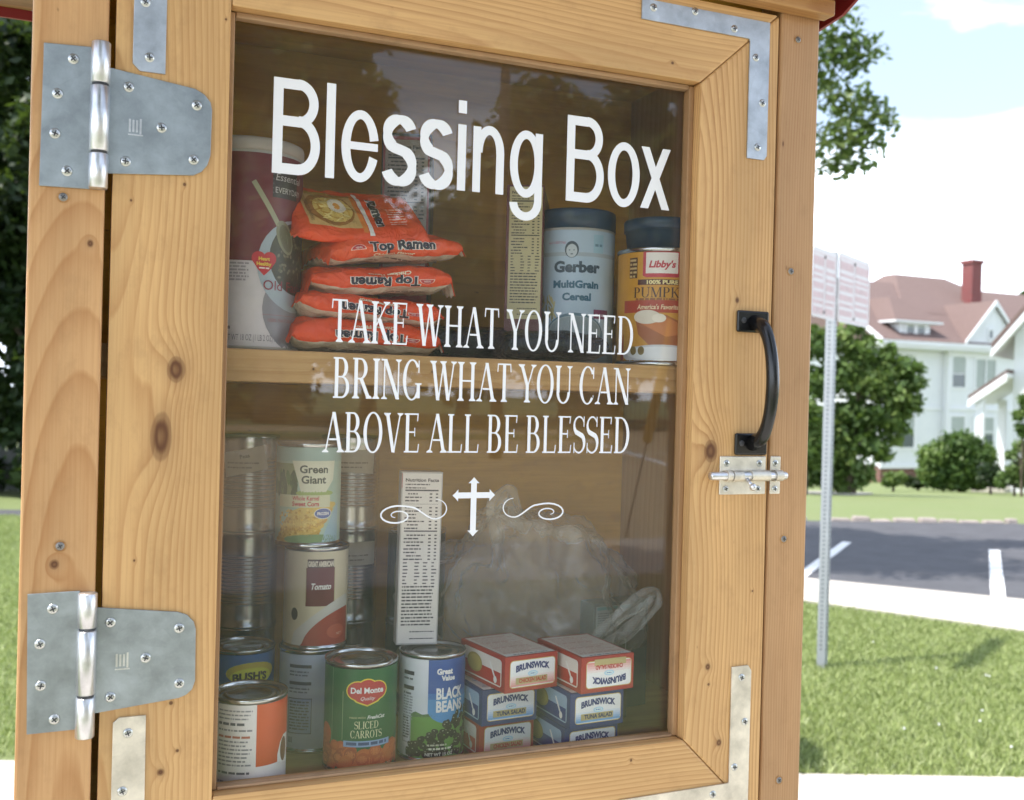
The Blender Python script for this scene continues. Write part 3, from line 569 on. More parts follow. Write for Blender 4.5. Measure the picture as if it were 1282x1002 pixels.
def layered(polys, y, parent, name, mat, step=0.000006, thick=0.00022):
    mb = MB()
    for i, p in enumerate(polys):
        ar = sum(p[k][0] * p[(k + 1) % len(p)][1] - p[(k + 1) % len(p)][0] * p[k][1] for k in range(len(p)))
        if ar < 0: p = p[::-1]
        yy = y - (i % 41) * step; mb.prism(p, yy - thick, yy, 'y')
    return mb.build(name, mat, parent)
YF = G0 - 0.00005
# heading, each letter drawn in its own width
hx = 0.0; VW, HW = 0.0089, 0.0104
def bz(x): return 1.7570 + (x - 0.164) * 0.0105
def heading():
    polys = []
    def put(g, x0):
        for p in g: polys.append([(x0 + u, bz(x0) + v) for u, v in p])
    C, Xh = 0.0915, 0.0685
    def cB(w): return rect(0, 0, VW * 1.05, C) + rect(0, C - HW * .95, w * .55, C) + rect(0, .046, w * .57, .046 + HW * .95) + rect(0, 0, w * .57, HW * .98) + ring(w * .52, C - .0226, w * .43, .0226 + .0005, VW, HW * .95, -90, 90, 18) + ring(w * .54, .0284, w * .46, .0284, VW, HW, -90, 90, 18)
    def cs(w):
        a = arc(w / 2, Xh - .0185, w * .375, .0185 - HW * .34, 22, 252, 26); b = arc(w / 2, .0190, w * .40, .0195 - HW * .36, 75, -158, 28)
        return ribbon(a[:-1] + b[1:], lambda t: VW * abs(t.y) * .95 + HW * .80 * abs(t.x))
    def ce(w): return ring(w / 2, Xh / 2, w / 2, Xh / 2 + .0012, VW, HW * .85, 12, 340, 34) + rect(VW * .8, Xh / 2 - HW * .36, w * .975, Xh / 2 + HW * .36)
    put(cB(.0455), .1640); put(rect(0, 0, VW, C + .0005), .2150); put(ce(.0375), .2305)
    put(cs(.0335), .2725); put(cs(.0340), .3108)
    put(rect(0, 0, VW, Xh - .001) + rect(0, C - .0125, VW, C + .0005), .3508)
    put(rect(0, 0, VW * .95, Xh - .001) + rect(.0345 - VW * .98, 0, .0345, Xh * .62) + ring(.0180, Xh * .60, .0165, Xh * .40 + .001, VW, HW * .9, 0, 180, 22), .3675)
    put(ring(.0185, Xh / 2, .0185, Xh / 2 + .001, VW, HW * .85, 0, 360, 34) + rect(.0370 - VW * .95, -.006, .0370, Xh - .001) + ring(.0187, -.006, .0183, .0190, VW, HW * .85, 183, 360, 20), .4087)
    put(cB(.0450), .4740); put(ring(.0197, Xh / 2, .0197, Xh / 2 + .0012, VW, HW * .85, 0, 360, 36), .5238)
    put(bar(.0055, Xh - .001, .0325, 0, VW * 1.12)[0:1] + bar(.0055, 0, .0325, Xh - .001, VW * 1.12), .5643)
    return polys
hp = heading()
hp[-2] = [hp[-2][3], hp[-2][2], hp[-2][1], hp[-2][0]]
layered(hp, YF, pane, 'heading_lettering', M['vinyl'])
for s, x0, x1, z0, h in (('TAKE WHAT YOU NEED', .2245, .5615, 1.5985, .0420), ('BRING WHAT YOU CAN', .2275, .5585, 1.5437, .0400), ('ABOVE ALL BE BLESSED', .2195, .5600, 1.4905, .0395)):
    pl_, w = serif_line(s); k = (x1 - x0) / w
    layered([[(x0 + u * k, z0 + v * h) for u, v in p] for p in pl_], YF, pane, 'motto_lettering', M['vinyl'])
cr = []
cxx, cz = 0.3780, 1.4465
cr += rect(cxx - .0031, 1.4085, cxx + .0031, 1.4605) + rect(.3595, cz - .0030, .3970, cz + .0030)
def tip(x, z, dx, dz):
    px_, pz_ = -dz, dx
    return [[(x + px_ * .0062 - dx * .001, z + pz_ * .0062 - dz * .001), (x - px_ * .0062 - dx * .001, z - pz_ * .0062 - dz * .001), (x - px_ * .003 + dx * .0018, z - pz_ * .003 + dz * .0018), (x + dx * .0052, z + dz * .0052), (x + px_ * .003 + dx * .0018, z + pz_ * .003 + dz * .0018)]]
cr += tip(cxx, 1.4600, 0, 1) + tip(cxx, 1.4092, 0, -1) + tip(.3600, cz, -1, 0) + tip(.3966, cz, 1, 0)
layered(cr, YF, pane, 'cross_emblem', M['vinyl'])
def scroll(mir):
    pts = []
    pts += arc(.0115, 0, .0105, .0100, 95, 275, 10)
    for i in range(1, 13):
        t_ = i / 12; pts.append((.0115 + t_ * .022, -.0100 + .0125 * (t_ * t_ * (3 - 2 * t_))))
    for i in range(1, 30):
        a = 128 - i * 19; r_ = .0128 * (1 - i / 36); pts.append((.0450 + r_ * 1.35 * math.cos(R(a)), -.0060 + r_ * .82 * math.sin(R(a))))
    n = len(pts); ws = [0.0006 + 0.0011 * math.sin(PI * i / (n - 1)) ** 0.7 for i in range(n)]
    xs = [p[0] for p in pts]; k = .0690 / (max(xs) - min(xs))
    return ribbon([((x * k * mir), z) for x, z in pts], ws)
def shift(ps, x, z): return [[(u + x, v + z) for u, v in p] for p in ps]
layered(shift(scroll(1), .4100, 1.4330), YF, pane, 'scroll_ornament', M['vinyl']); layered(shift(scroll(-1), .3500, 1.4330), YF, pane, 'scroll_ornament', M['vinyl'])

# ================================================================== PRINTED LABELS: flat print laid on cans, cartons and packets
_tc = {}
def text_tris(s, bold):
    key = (s, bold)
    if key not in _tc:
        c = bpy.data.curves.new('t', 'FONT'); c.body = s; c.size = 1.0; c.resolution_u = 3; c.offset = bold; c.fill_mode = 'FRONT'
        o = bpy.data.objects.new('t', c); COL.objects.link(o); bpy.context.view_layer.update()
        me = bpy.data.meshes.new_from_object(o.evaluated_get(bpy.context.evaluated_depsgraph_get()))
        me.calc_loop_triangles(); V = [(v.co.x, v.co.y) for v in me.vertices]; T = [tuple(t.vertices) for t in me.loop_triangles]
        bpy.data.objects.remove(o); bpy.data.curves.remove(c); bpy.data.meshes.remove(me)
        if not V: V = [(0, 0)]; T = []
        _tc[key] = (V, T, min(v[0] for v in V), max(v[0] for v in V))
    return _tc[key]
CAPH = 0.73
class Print:
    def __init__(s, f, L=0.0035, step=0.00008): s.f = f; s.L = L; s.step = step; s.V = []; s.F = []; s.C = []; s.bound = None
    def tri(s, a, b, c, col, off, depth=0):
        e = [math.dist(a, b), math.dist(b, c), math.dist(c, a)]; m = max(e)
        if m > s.L and depth < 17:
            i = e.index(m); p = (a, b, c); q = p[i]; r = p[(i + 1) % 3]; w = p[(i + 2) % 3]; mid = ((q[0] + r[0]) / 2, (q[1] + r[1]) / 2)
            s.tri(q, mid, w, col, off, depth + 1); s.tri(mid, r, w, col, off, depth + 1); return
        if s.bound:
            cx_ = (a[0] + b[0] + c[0]) / 3; cy_ = (a[1] + b[1] + c[1]) / 3
            if not (s.bound[0] <= cx_ <= s.bound[2] and s.bound[1] <= cy_ <= s.bound[3]): return
        k = len(s.V); s.V += [s.f(p[0], p[1], off) for p in (a, b, c)]; s.F.append((k, k + 1, k + 2)); s.C.append(col)
    def poly(s, pts, col, z=1):
        if isinstance(col, str): col = lin(col)
        for t in tessellate_polygon([[Vector((x, y, 0)) for x, y in pts]]):
            a, b, c = [pts[i] for i in t]
            if (b[0] - a[0]) * (c[1] - a[1]) - (b[1] - a[1]) * (c[0] - a[0]) < 0: b, c = c, b
            s.tri(a, b, c, col, z * s.step)
    def rect(s, u0, v0, u1, v1, col, z=1): s.poly([(u0, v0), (u1, v0), (u1, v1), (u0, v1)], col, z)
    def ell(s, cu, cv, ru, rv, col, z=2, n=22, rot=0, a0=0, a1=360):
        P_ = [(ru * math.cos(R(a0 + (a1 - a0) * i / n)), rv * math.sin(R(a0 + (a1 - a0) * i / n))) for i in range(n + (a1 - a0 < 360))]
        c_, s_ = math.cos(R(rot)), math.sin(R(rot)); s.poly([(cu + x * c_ - y * s_, cv + x * s_ + y * c_) for x, y in P_], col, z)
    def text(s, t, u, v, h, col, w=None, z=4, bold=0.0, rot=0.0, arch=0.0, shear=0.0, cond=1.0, align='c'):
        V, T, x0, x1 = text_tris(t, bold); k = h / CAPH; kx = (w / (x1 - x0)) if w else k * cond; col = lin(col) if isinstance(col, str) else col
        c_, s_ = math.cos(R(rot)), math.sin(R(rot)); hw = (x1 - x0) * kx / 2; ctr = {'c': hw, 'l': 0, 'r': 2 * hw}[align]; P_ = []
        for x, y in V:
            x = (x - x0) * kx - ctr; y = y * k; x += shear * y; y -= arch * ((x / max(hw, 1e-6)) ** 2) * h
            P_.append((u + x * c_ - y * s_, v + x * s_ + y * c_))
        for a, b, c in T: s.tri(P_[a], P_[b], P_[c], col, z * s.step)
    def serif(s, t, u, v, h, col, w=None, z=4, rot=0.0, arch=0.0):
        ps, W = serif_line(t); kx = (w / W) if w else h; col = lin(col) if isinstance(col, str) else col; c_, s_ = math.cos(R(rot)), math.sin(R(rot))
        for i, p in enumerate(ps):
            q = []
            for x, y in p:
                x = (x - W / 2) * kx; y = y * h - arch * ((x / (W * kx / 2)) ** 2) * h; q.append((u + x * c_ - y * s_, v + x * s_ + y * c_))
            s.poly(q, col, z + 0.12 * (i % 6))
    def greek(s, u0, u1, v, h, col, seed=0, z=3):
        r_ = random.Random(seed); x = u0; col = lin(col) if isinstance(col, str) else col
        while x < u1 - h * .5:
            w = min(r_.uniform(h * .7, h * 4.2), u1 - x); s.rect(x, v, x + w, v + h, col, z); x += w + h * .55
    def facts(s, u0, u1, v0, v1, ink='#3a3632', paper='#d9d2bb', seed=1, head=True):
        """nutrition panel: heading, heavy rules and rows of print"""
        s.rect(u0, v0, u1, v1, paper, 1); w = u1 - u0; p = w * .07; y = v1 - w * .10; r_ = random.Random(seed)
        if head:
            y -= w * .11; s.text('Nutrition Facts', (u0 + u1) / 2, y, w * .085, ink, w=w - 2 * p, z=3, bold=0.03)
        rh = w * .088
        y -= rh; s.greek(u0 + p, u0 + w * .7, y, rh * .34, ink, seed + 40); y -= rh; s.greek(u0 + p, u0 + w * .6, y, rh * .34, ink, seed + 41); y -= rh * .75
        s.rect(u0 + p, y, u1 - p, y + rh * .42, ink, 2); i = 0
        while y - rh > v0 + w * .06:
            y -= rh; i += 1; frac = (v1 - y) / (v1 - v0)
            if i in (4, 12): s.rect(u0 + p, y + rh * .2, u1 - p, y + rh * (.28 if i == 4 else .55), ink, 2); continue
            if frac < .52:
                s.greek(u0 + p + (i % 3 == 1) * p, u0 + w * r_.uniform(.35, .62), y, rh * .38, ink, seed + i); s.rect(u0 + w * .70, y, u0 + w * .77, y + rh * .38, ink, 3); s.rect(u0 + w * .86, y, u0 + w * .92, y + rh * .38, ink, 3)
            elif frac < .66: 
                for q in (0, .3, .52, .74): s.rect(u0 + p + q * w, y, u0 + p + q * w + w * r_.uniform(.06, .14), y + rh * .34, ink, 3)
            elif frac < .90: s.greek(u0 + p, u1 - p - r_.uniform(0, w * .1), y, rh * .42, ink, seed + i)
            elif i % 2: s.greek(u0 + w * .3, u1 - p, y, rh * .3, ink, seed + i)
    def build(s, name, parent, mat='print', smooth=False):
        s.C = [tuple(min(.92, c * 1.35) for c in k[:3]) + (1,) for k in s.C]; me = bpy.data.meshes.new(name); me.from_pydata(s.V, [], s.F); at = me.attributes.new('col', 'FLOAT_COLOR', 'CORNER')
        at.data.foreach_set('color', np.repeat(np.array(s.C, dtype=np.float32), 3, axis=0).ravel()); me.materials.append(M[mat]); me.update()
        o = bpy.data.objects.new(name, me); COL.objects.link(o); o.parent = parent; return o
def cyl_map(r): return lambda u, v, off: ((r + off) * math.sin(u / r), -(r + off) * math.cos(u / r), v)
def face_cam(x, y, extra=0.0): return math.atan2(-0.98 - y, 0 - x) + PI / 2 + R(extra)

# ------------------------------------------------------------------ tin cans
def tin_profile(r, h, ribs=False):
    p = [(r * .955, 0.0016), (r * .985, 0.0), (r, 0.0008), (r, 0.0030), (r * .975, 0.0042)]
    if ribs:
        zs = np.linspace(h * .10, h * .90, 200)
        for z in zs:
            q = z / h; in_ = (0.24 < q < 0.76) ; p.append((r * (.968 + (.020 * math.sin((q - .24) / .52 * 2 * PI * 13) if in_ else 0)), float(z)))
    else: p += [(r * .960, .0052), (r * .958, h * .1), (r * .958, h * .9), (r * .960, h - .0054)]
    p += [(r * .975, h - 0.0042), (r, h - 0.0030), (r, h - 0.0008), (r * .985, h), (r * .955, h - 0.0016), (r * .945, h - 0.0042)]
    return p
def lid_profile(r, h): return [(r * .9449, h - 0.0043), (r * .86, h - 0.0043), (r * .84, h - 0.0030), (r * .80, h - 0.0030), (r * .78, h - 0.0040), (r * .62, h - 0.0040), (r * .60, h - 0.0034), (r * .57, h - 0.0034), (r * .55, h - 0.0042), (0.0006, h - 0.0042)]
def can(x, y, z, r, h, label, design=None, extra=0.0, ribs=False, group=None, tilt=(0, 0)):
    t = empty('tin_can', (x, y, z), rot=(tilt[0], tilt[1], face_cam(x, y, extra))); tag(t, label, 'can', group)
    MB().lathe(tin_profile(r, h, ribs), 56, 0, True, None, True, False).build('can_body', M['tin'], t)
    MB().lathe(lid_profile(r, h), 40, 0, True, None, False, True).build('can_lid', M['tin'], t)
    if design:
        P_ = Print(cyl_map(r * .9765), 0.0038); U = PI * r * .9765; v0, v1 = 0.0052, h - 0.0052
        P_.bound = (-9, v0, 9, v1); design(P_, U, v0, v1, r, h); P_.build('label', t)
    return t
def full(P_, U, v0, v1, col, z=0): P_.rect(-U, v0, U, v1, col, z)
def d_carrots(P_, U, v0, v1, r, h):
    full(P_, U, v0, v1, '#1d5a2c'); H = v1 - v0
    P_.rect(-.034, v0, -.0335, v1, '#7fa07c', 1); rr = random.Random(4)
    P_.rect(-.020, v0 + .30 * H, -.0196, v0 + .78 * H, '#a9b98f', 1)
    for i in range(46):
        u = rr.uniform(-.060, .060); v = v0 + rr.uniform(.02, .20) * H * (1 if abs(u) > .02 else .8); k = rr.uniform(.8, 1.15)
        P_.ell(u, v + .004, .0082 * k, .0070 * k, rr.choice(['#b9562a', '#c4632f', '#a94c26']), 1 + i * .12, 14, rr.uniform(0, 90)); P_.ell(u, v + .004, .0056 * k, .0046 * k, rr.choice(['#cf7440', '#c66a38']), 1.06 + i * .12, 12)
    P_.ell(-.045, v0 + .32 * H, .010, .012, '#b9562a', 1); P_.ell(-.052, v0 + .24 * H, .010, .012, '#c4632f', 1.2)
    cu = .0065; cv = v0 + .775 * H
    for k, col, zz in ((1.0, '#d9c43c', 7), (.90, '#a8242c', 8)):
        P_.ell(cu - .010, cv + .0015, .0125 * k, .0105 * k, col, zz, 20); P_.ell(cu + .010, cv + .0015, .0125 * k, .0105 * k, col, zz + .1, 20); P_.ell(cu, cv + .002, .012 * k, .0125 * k, col, zz + .2, 20)
        P_.poly([(cu - .0205 * k, cv - .002), (cu + .0205 * k, cv - .002), (cu + .012 * k, cv - .0105 * k), (cu, cv - .0150 * k), (cu - .012 * k, cv - .0105 * k)], col, zz + .3)
    P_.text('Del Monte', cu, cv - .0010, .0062, '#f1ead9', w=.0350, z=10, bold=.03); P_.text('Quality', cu, cv - .0082, .0038, '#f1ead9', z=10, shear=.35)
    P_.text('MADE WITH', cu - .010, v0 + .515 * H, .0022, '#c8c89a', z=7); P_.text('FreshCut', cu + .010, v0 + .510 * H, .0038, '#e8e6d2', z=7, shear=.3, bold=.03)
    P_.serif('SLICED', cu, v0 + .415 * H, .0078, '#e3dcae', w=.026, z=7); P_.serif('CARROTS', cu, v0 + .325 * H, .0078, '#e3dcae', w=.034, z=7)
    P_.rect(-.018, v0 + .235 * H, .034, v0 + .295 * H, '#8aa3c4', 6.8); P_.greek(-.015, .030, v0 + .252 * H, .0032, '#3d4f74', 6, 7.4)
    P_.text('NET WT 14.5 OZ', .022, v0 + .02 * H, .0030, '#cfd6a6', z=7.5)
def d_beans(P_, U, v0, v1, r, h):
    full(P_, U, v0, v1, '#c9ccd2'); H = v1 - v0
    P_.rect(-.0040, v0 + .46 * H, .060, v1, '#2c4f90', 1); P_.rect(-.0040, v0 + .46 * H, .060, v0 + .60 * H, '#4a86b8', 1.4); P_.rect(-.0040, v0 + .52 * H, .060, v0 + .66 * H, '#3c6ca6', 1.3)
    P_.poly([(-.0040, v0 + .465 * H)] + [(-.0040 + .062 * i / 12, v0 + .465 * H - .012 * math.sin(PI * (i / 12) ** .7)) for i in range(13)] + [(.058, v0 + .47 * H)], '#4a86b8', 1.5)
    P_.poly([(-.024, v0)] + [(-.024, v0 + .44 * H), (-.018, v0 + .455 * H), (-.010, v0 + .44 * H), (.004, v0 + .45 * H), (.020, v0 + .43 * H), (.058, v0 + .44 * H), (.058, v0)], '#5d8a3c', 1.1)
    P_.poly([(-.024, v0 + .41 * H), (-.024, v0 + .44 * H), (-.018, v0 + .47 * H), (-.010, v0 + .445 * H), (.004, v0 + .465 * H), (.010, v0 + .43 * H)], '#49673f', 1.2)
    for i, y in enumerate((.83, .68)): P_.rect(-.036, v0 + y * H, -.0205, v0 + (y + .04) * H, '#2a2c31', 2); P_.greek(-.036, -.022, v0 + (y - .05) * H, .0022, '#666a70', i, 2)
    for k in range(9): P_.greek(-.036, -.022, v0 + (.60 - k * .028) * H, .0016, '#8a8d93', 10 + k, 2)
    P_.rect(-.037, v0 + .14 * H, -.0245, v0 + .41 * H, '#5b6168', 1.8); P_.rect(-.0364, v0 + .145 * H, -.0251, v0 + .405 * H, '#c3c6cb', 2)
    for k in range(8): P_.greek(-.036, -.026, v0 + (.38 - k * .028) * H, .0018, '#3d4046', 30 + k, 3)
    rr = random.Random(8)
    for i in range(150):
        u = rr.uniform(-.030, .056); top = .06 + max(0, (u + .030)) / .075 * .42
        v = v0 + rr.uniform(.0, 1) * min(top, .46) * H + .002
        P_.ell(u, v + .002, .0042, .0029, rr.choice(['#16140f', '#221f18', '#2c2a20', '#1b1a14']), 2.2 + i * .035, 9, rr.uniform(0, 180))
        if rr.random() < .75: P_.ell(u - .0007, v + .0030, .0010, .0006, '#a8ab98', 2.2 + i * .035 + .02, 6)
    P_.text('Great', .0145, v0 + .855 * H, .0062, '#eef1f5', w=.0185, z=9, bold=.05); P_.text('Value', .0185, v0 + .790 * H, .0056, '#eef1f5', w=.0165, z=9, bold=.05)
    P_.text('BLACK', .0050, v0 + .605 * H, .0120, '#eef1f5', w=.034, z=9, bold=.04, align='l'); P_.text('BEANS', .0050, v0 + .475 * H, .0120, '#eef1f5', w=.034, z=9, bold=.04, align='l')
    P_.greek(-.004, .018, v0 + .13 * H, .0018, '#b9b9a6', 3, 9); P_.greek(-.002, .026, v0 + .09 * H, .0022, '#d9d9c6', 4, 9); P_.text('NET WT 15 OZ', .010, v0 + .030 * H, .0034, '#d9d9c6', z=9, bold=.03)
def d_orange(P_, U, v0, v1, r, h):
    full(P_, U, v0, v1, '#cfcac8'); H = v1 - v0; P_.rect(.006, v0 + .36 * H, U, v1, '#b8471c', 1)
    P_.poly([(.030, v0 + .36 * H), (.030, v0 + .44 * H), (.034, v0 + .56 * H), (.040, v0 + .62 * H), (.050, v0 + .62 * H), (.050, v0 + .30 * H)], '#d9d6d2', 2); P_.ell(.040, v0 + .47 * H, .006, .012, '#6b4a30', 3)
    rows = [(.93, .0015, 0), (.89, .0015, 0), (.85, .0015, 0), (.79, .0026, 1), (.73, .0018, 0), (.66, .0022, 2), (.615, .0016, 0), (.575, .0016, 0), (.535, .0016, 0), (.495, .0016, 0), (.455, .0016, 0), (.415, .0016, 0), (.375, .0016, 0), (.29, .0022, 1), (.20, .0016, 0), (.155, .0016, 0)]
    for i, (y, hh, k) in enumerate(rows): P_.greek(-.033, .002 - (i % 4) * .002, v0 + y * H, hh, ['#7c7a80', '#4a4a55', '#a05a45'][k], i, 2)
    P_.text('NET WT 15 OZ', -.012, v0 + .03 * H, .0042, '#4a4a55', z=3, cond=.8, bold=.02)
def d_back(P_, U, v0, v1, r, h):
    full(P_, U, v0, v1, '#a9b3c4'); H = v1 - v0
    for y in (.86, .68): P_.rect(-.030, v0 + y * H, -.004, v0 + (y + .035) * H, '#33394a', 2); P_.greek(-.030, -.006, v0 + (y - .05) * H, .0018, '#5d6578', int(y * 100), 2); P_.greek(-.030, -.008, v0 + (y - .085) * H, .0018, '#5d6578', int(y * 90), 2)
    P_.rect(-.031, v0 + .16 * H, -.003, v0 + .54 * H, '#33394a', 1.5); P_.rect(-.0302, v0 + .17 * H, -.0038, v0 + .53 * H, '#8798b8', 2)
    for k in range(10): P_.greek(-.029, -.006, v0 + (.49 - k * .032) * H, .0018, '#33394a', 50 + k, 3)
    for k in range(4): P_.rect(-.030 + k * .0015, v0 + .06 * H, -.0293 + k * .0015, v0 + .12 * H, '#33394a', 2)
def d_tomato(P_, U, v0, v1, r, h):
    full(P_, U, v0, v1, '#bdb297'); H = v1 - v0; cu = .004
    P_.rect(cu - .0165, v0 + .42 * H, cu + .0165, v1 - .17 * H, '#5c1e20', 2); P_.rect(cu - .0165, v0 + .46 * H, cu - .0158, v1 - .18 * H, '#8a7a55', 3); P_.rect(cu + .0158, v0 + .46 * H, cu + .0165, v1 - .18 * H, '#8a7a55', 3)
    P_.rect(cu - .0150, v1 - .17 * H, cu + .0150, v1 - .08 * H, '#3c2622', 3); P_.text('GREAT AMERICAN', cu, v1 - .155 * H, .0058, '#c9bfae', w=.029, z=4, bold=.06)
    P_.text('Tomato', cu, v0 + .60 * H, .0070, '#e6ded0', w=.023, z=4, bold=.025, shear=.2)
    pts = [(-.026 + .070 * i / 16, v0 + (.14 + .38 * math.sin(PI / 2 * i / 16)) * H) for i in range(17)]
    P_.poly([(.044, v0), (-.030, v0), (-.028, v0 + .08 * H)] + pts, '#b9b5ad', 2.6)
    pts = [(-.016 + .060 * i / 16, v0 + (.02 + .37 * math.sin(PI / 2 * (i / 16) ** .7)) * H) for i in range(17)]
    P_.poly([(.044, v0), (-.018, v0)] + pts, '#93331f', 3.2); P_.ell(.024, v0 + .14 * H, .012, .008, '#a84a30', 3.6); P_.text('NET', .028, v0 + .10 * H, .0030, '#c9a08a', z=4)
    P_.ell(-.026, v0 + .33 * H, .0045, .007, '#2b1d18', 3)
def d_corn(P_, U, v0, v1, r, h):
    full(P_, U, v0, v1, '#9db3a6'); H = v1 - v0
    P_.rect(-U * .5, v1 - .15 * H, U * .42, v1, '#8fa9a4', 1); rr = random.Random(2)
    P_.rect(-.060, v0 + .50 * H, -.016, v0 + .83 * H, '#7c8a63', 1.1)
    for i in range(26): P_.ell(rr.uniform(-.050, -.012), v0 + rr.uniform(.52, .70) * H, .003, .009, rr.choice(['#3f6238', '#52753f', '#2e4d2e']), 1.4 + i * .03, 7, rr.uniform(-20, 20))
    P_.poly([(-.019, v1 - .14 * H), (.032, v1 - .14 * H), (.030, v1 - .34 * H), (.020, v1 - .47 * H), (-.008, v1 - .47 * H), (-.012, v1 - .35 * H)], '#c9cbb8', 2.6)
    P_.text('Green', .006, v1 - .265 * H, .0086, '#33403a', w=.032, z=4, bold=.03); P_.text('Giant', .006, v1 - .375 * H, .0086, '#33403a', w=.028, z=4, bold=.03)
    P_.ell(.008, v0 + .52 * H, .022, .004, '#8aa05c', 2.4)
    P_.rect(-.037, v0 + .37 * H, .026, v0 + .50 * H, '#bfc0a4', 2.5); P_.text('Whole Kernel', -.003, v0 + .445 * H, .0050, '#a8273a', w=.030, z=4, bold=.02); P_.text('Sweet Corn', -.003, v0 + .385 * H, .0052, '#a8273a', w=.030, z=4, bold=.03)
    for i in range(6): P_.ell(-.014 + .004 * i, v0 + (.07 + .055 * i) * H, .030, .0062, ['#b9953c', '#c7a854', '#b3883a', '#c9b060', '#b8974a', '#c4aa5a'][i], 1.5 + i * .05, 18, 12)
    for i in range(120): P_.ell(rr.uniform(-.036, .014), v0 + rr.uniform(.05, .35) * H, .0016, .0013, rr.choice(['#d2b765', '#a9832f', '#c9a648']), 2.0 + i * .003, 6)
    P_.poly([(.016, v0), (.040, v0), (.040, v0 + .42 * H), (.030, v0 + .30 * H), (.020, v0 + .12 * H)], '#93aebb', 2.4); P_.ell(.006, v0 + .03 * H, .034, .006, '#6f8a5c', 2.35)
    P_.ell(.0175, v0 + .305 * H, .0108, .0062, '#d7dae0', 3); P_.ell(.0175, v0 + .305 * H, .0100, .0055, '#3b5696', 3.4); P_.text('FROZEN', .0175, v0 + .290 * H, .0032, '#e8eaf0', w=.0145, z=4.2, bold=.04)
def d_blue(P_, U, v0, v1, r, h):
    full(P_, U, v0, v1, '#2d5f96'); H = v1 - v0
    P_.ell(.010, v0 + .80 * H, .030, .012, '#c9b63c', 2); P_.ell(.010, v0 + .76 * H, .025, .010, '#ead64a', 2.3); P_.text("BUSH'S", .008, v0 + .73 * H, .0085, '#1c1a16', w=.040, z=4, bold=.045, arch=.2); P_.rect(-U, v0, U, v0 + .5 * H, '#244d3c', 1)
def d_green(P_, U, v0, v1, r, h):
    full(P_, U, v0, v1, '#2c5a38'); H = v1 - v0; P_.ell(.0, v0 + .62 * H, .022, .024, '#8a8f5c', 2); P_.ell(.0, v0 + .62 * H, .019, .021, '#35603c', 2.4)
    P_.rect(-U, v0 + .80 * H, U, v0 + .9 * H, '#5fae8c', 1); P_.ell(.016, v0 + .2 * H, .016, .013, '#3f9e4c', 2)
def d_darkgreen(P_, U, v0, v1, r, h):
    full(P_, U, v0, v1, '#22352a'); H = v1 - v0; P_.ell(-.016, v0 + .5 * H, .011, .030, '#6d6f4c', 2); P_.ell(-.016, v0 + .5 * H, .009, .026, '#7c7a52', 2.4)
    P_.ell(.014, v0 + .5 * H, .011, .030, '#4c5a48', 2); P_.ell(.014, v0 + .5 * H, .0095, .027, '#28382c', 2.4)
def d_sticker(seed, rot, words):
    def f(P_, U, v0, v1, r, h):
        H = v1 - v0; P_.step = 0.0003; c_, s_ = math.cos(R(rot)), math.sin(R(rot)); w, hh = .026, .0145; cu, cv = words[1], v0 + .76 * H
        P_.poly([(cu + x * c_ - y * s_, cv + x * s_ + y * c_) for x, y in ((-w, -hh), (w, -hh), (w, hh), (-w, hh))], '#a79f8f', 4)
        if words[0]:
            P_.text(words[0], cu, cv + .004, .0048, '#4d4740', z=5, rot=rot, bold=.02)
        for k in range(2): P_.greek(cu - .021, cu + .016 - .008 * k, cv - .003 - .0055 * k + (rot / 60) * .0, .0018, '#6b645a', seed + k, 5)
    return f
FL_ = 1.1605 - 0.0145        # top of the cabinet floor

# ------------------------------------------------------------------ lower level: cans
can(.1633, .0735, FL_, .0378, .1045, 'can with white text label and orange panel, nearest the lower left corner of the glass', d_orange, 2)
can(.2898, .1233, FL_, .0398, .1173, 'green can of sliced carrots with red and yellow crest', d_carrots, 1)
can(.3740, .1316, FL_, .0378, .1185, 'blue and white can of black beans with the tall narrow carton on it', d_beans, 0)
can(.2528, .2037, FL_, .0372, .1150, 'grey blue can with fine print under the tomato can', d_back, 6)
can(.2550, .2030, FL_ + .1150, .0368, .1150, 'tomato soup can with dark red panel, between two other cans in its stack', d_tomato, 2)
can(.2440, .2050, FL_ + .2300, .0372, .1160, 'pale green can of sweet corn on top of the tomato can', d_corn, 0)
can(.1780, .2330, FL_, .0375, .1130, 'blue can with yellow oval mark behind the white and orange can', d_blue, 4)
can(.1030, .1700, FL_, .0375, .1130, 'green can half hidden behind the left door stile', d_green, 20)
can(.1940, .3260, FL_, .0375, .1160, 'bare ribbed steel can at the foot of the left bare stack', None, 0, True)
can(.1945, .3255, FL_ + .1160, .0375, .1160, 'bare ribbed steel can in the middle of the left bare stack', None, 0, True)
can(.1940, .3265, FL_ + .2320, .0375, .1160, 'bare ribbed steel can with a slanted paper sticker reading Peas', d_sticker(3, 12, ('Peas', -.004)), 0, True)
can(.3230, .3290, FL_, .0375, .1160, 'bare ribbed steel can at the foot of the right bare stack', None, 0, True)
can(.3225, .3285, FL_ + .1160, .0375, .1160, 'bare ribbed steel can in the middle of the right bare stack with a small tag', d_sticker(9, 0, ('', .012)), 0, True)
can(.3230, .3290, FL_ + .2320, .0375, .1160, 'bare ribbed steel can on top of the right bare stack, behind the corn can', d_sticker(5, -4, ('', .006)), 0, True)
can(.4030, .2950, FL_, .0375, .1160, 'dark green can at the foot of the stack behind the tall carton', d_darkgreen, 0)
can(.4035, .2945, FL_ + .1160, .0375, .1160, 'dark green can with olive ovals on top of another dark green can', d_darkgreen, -6)

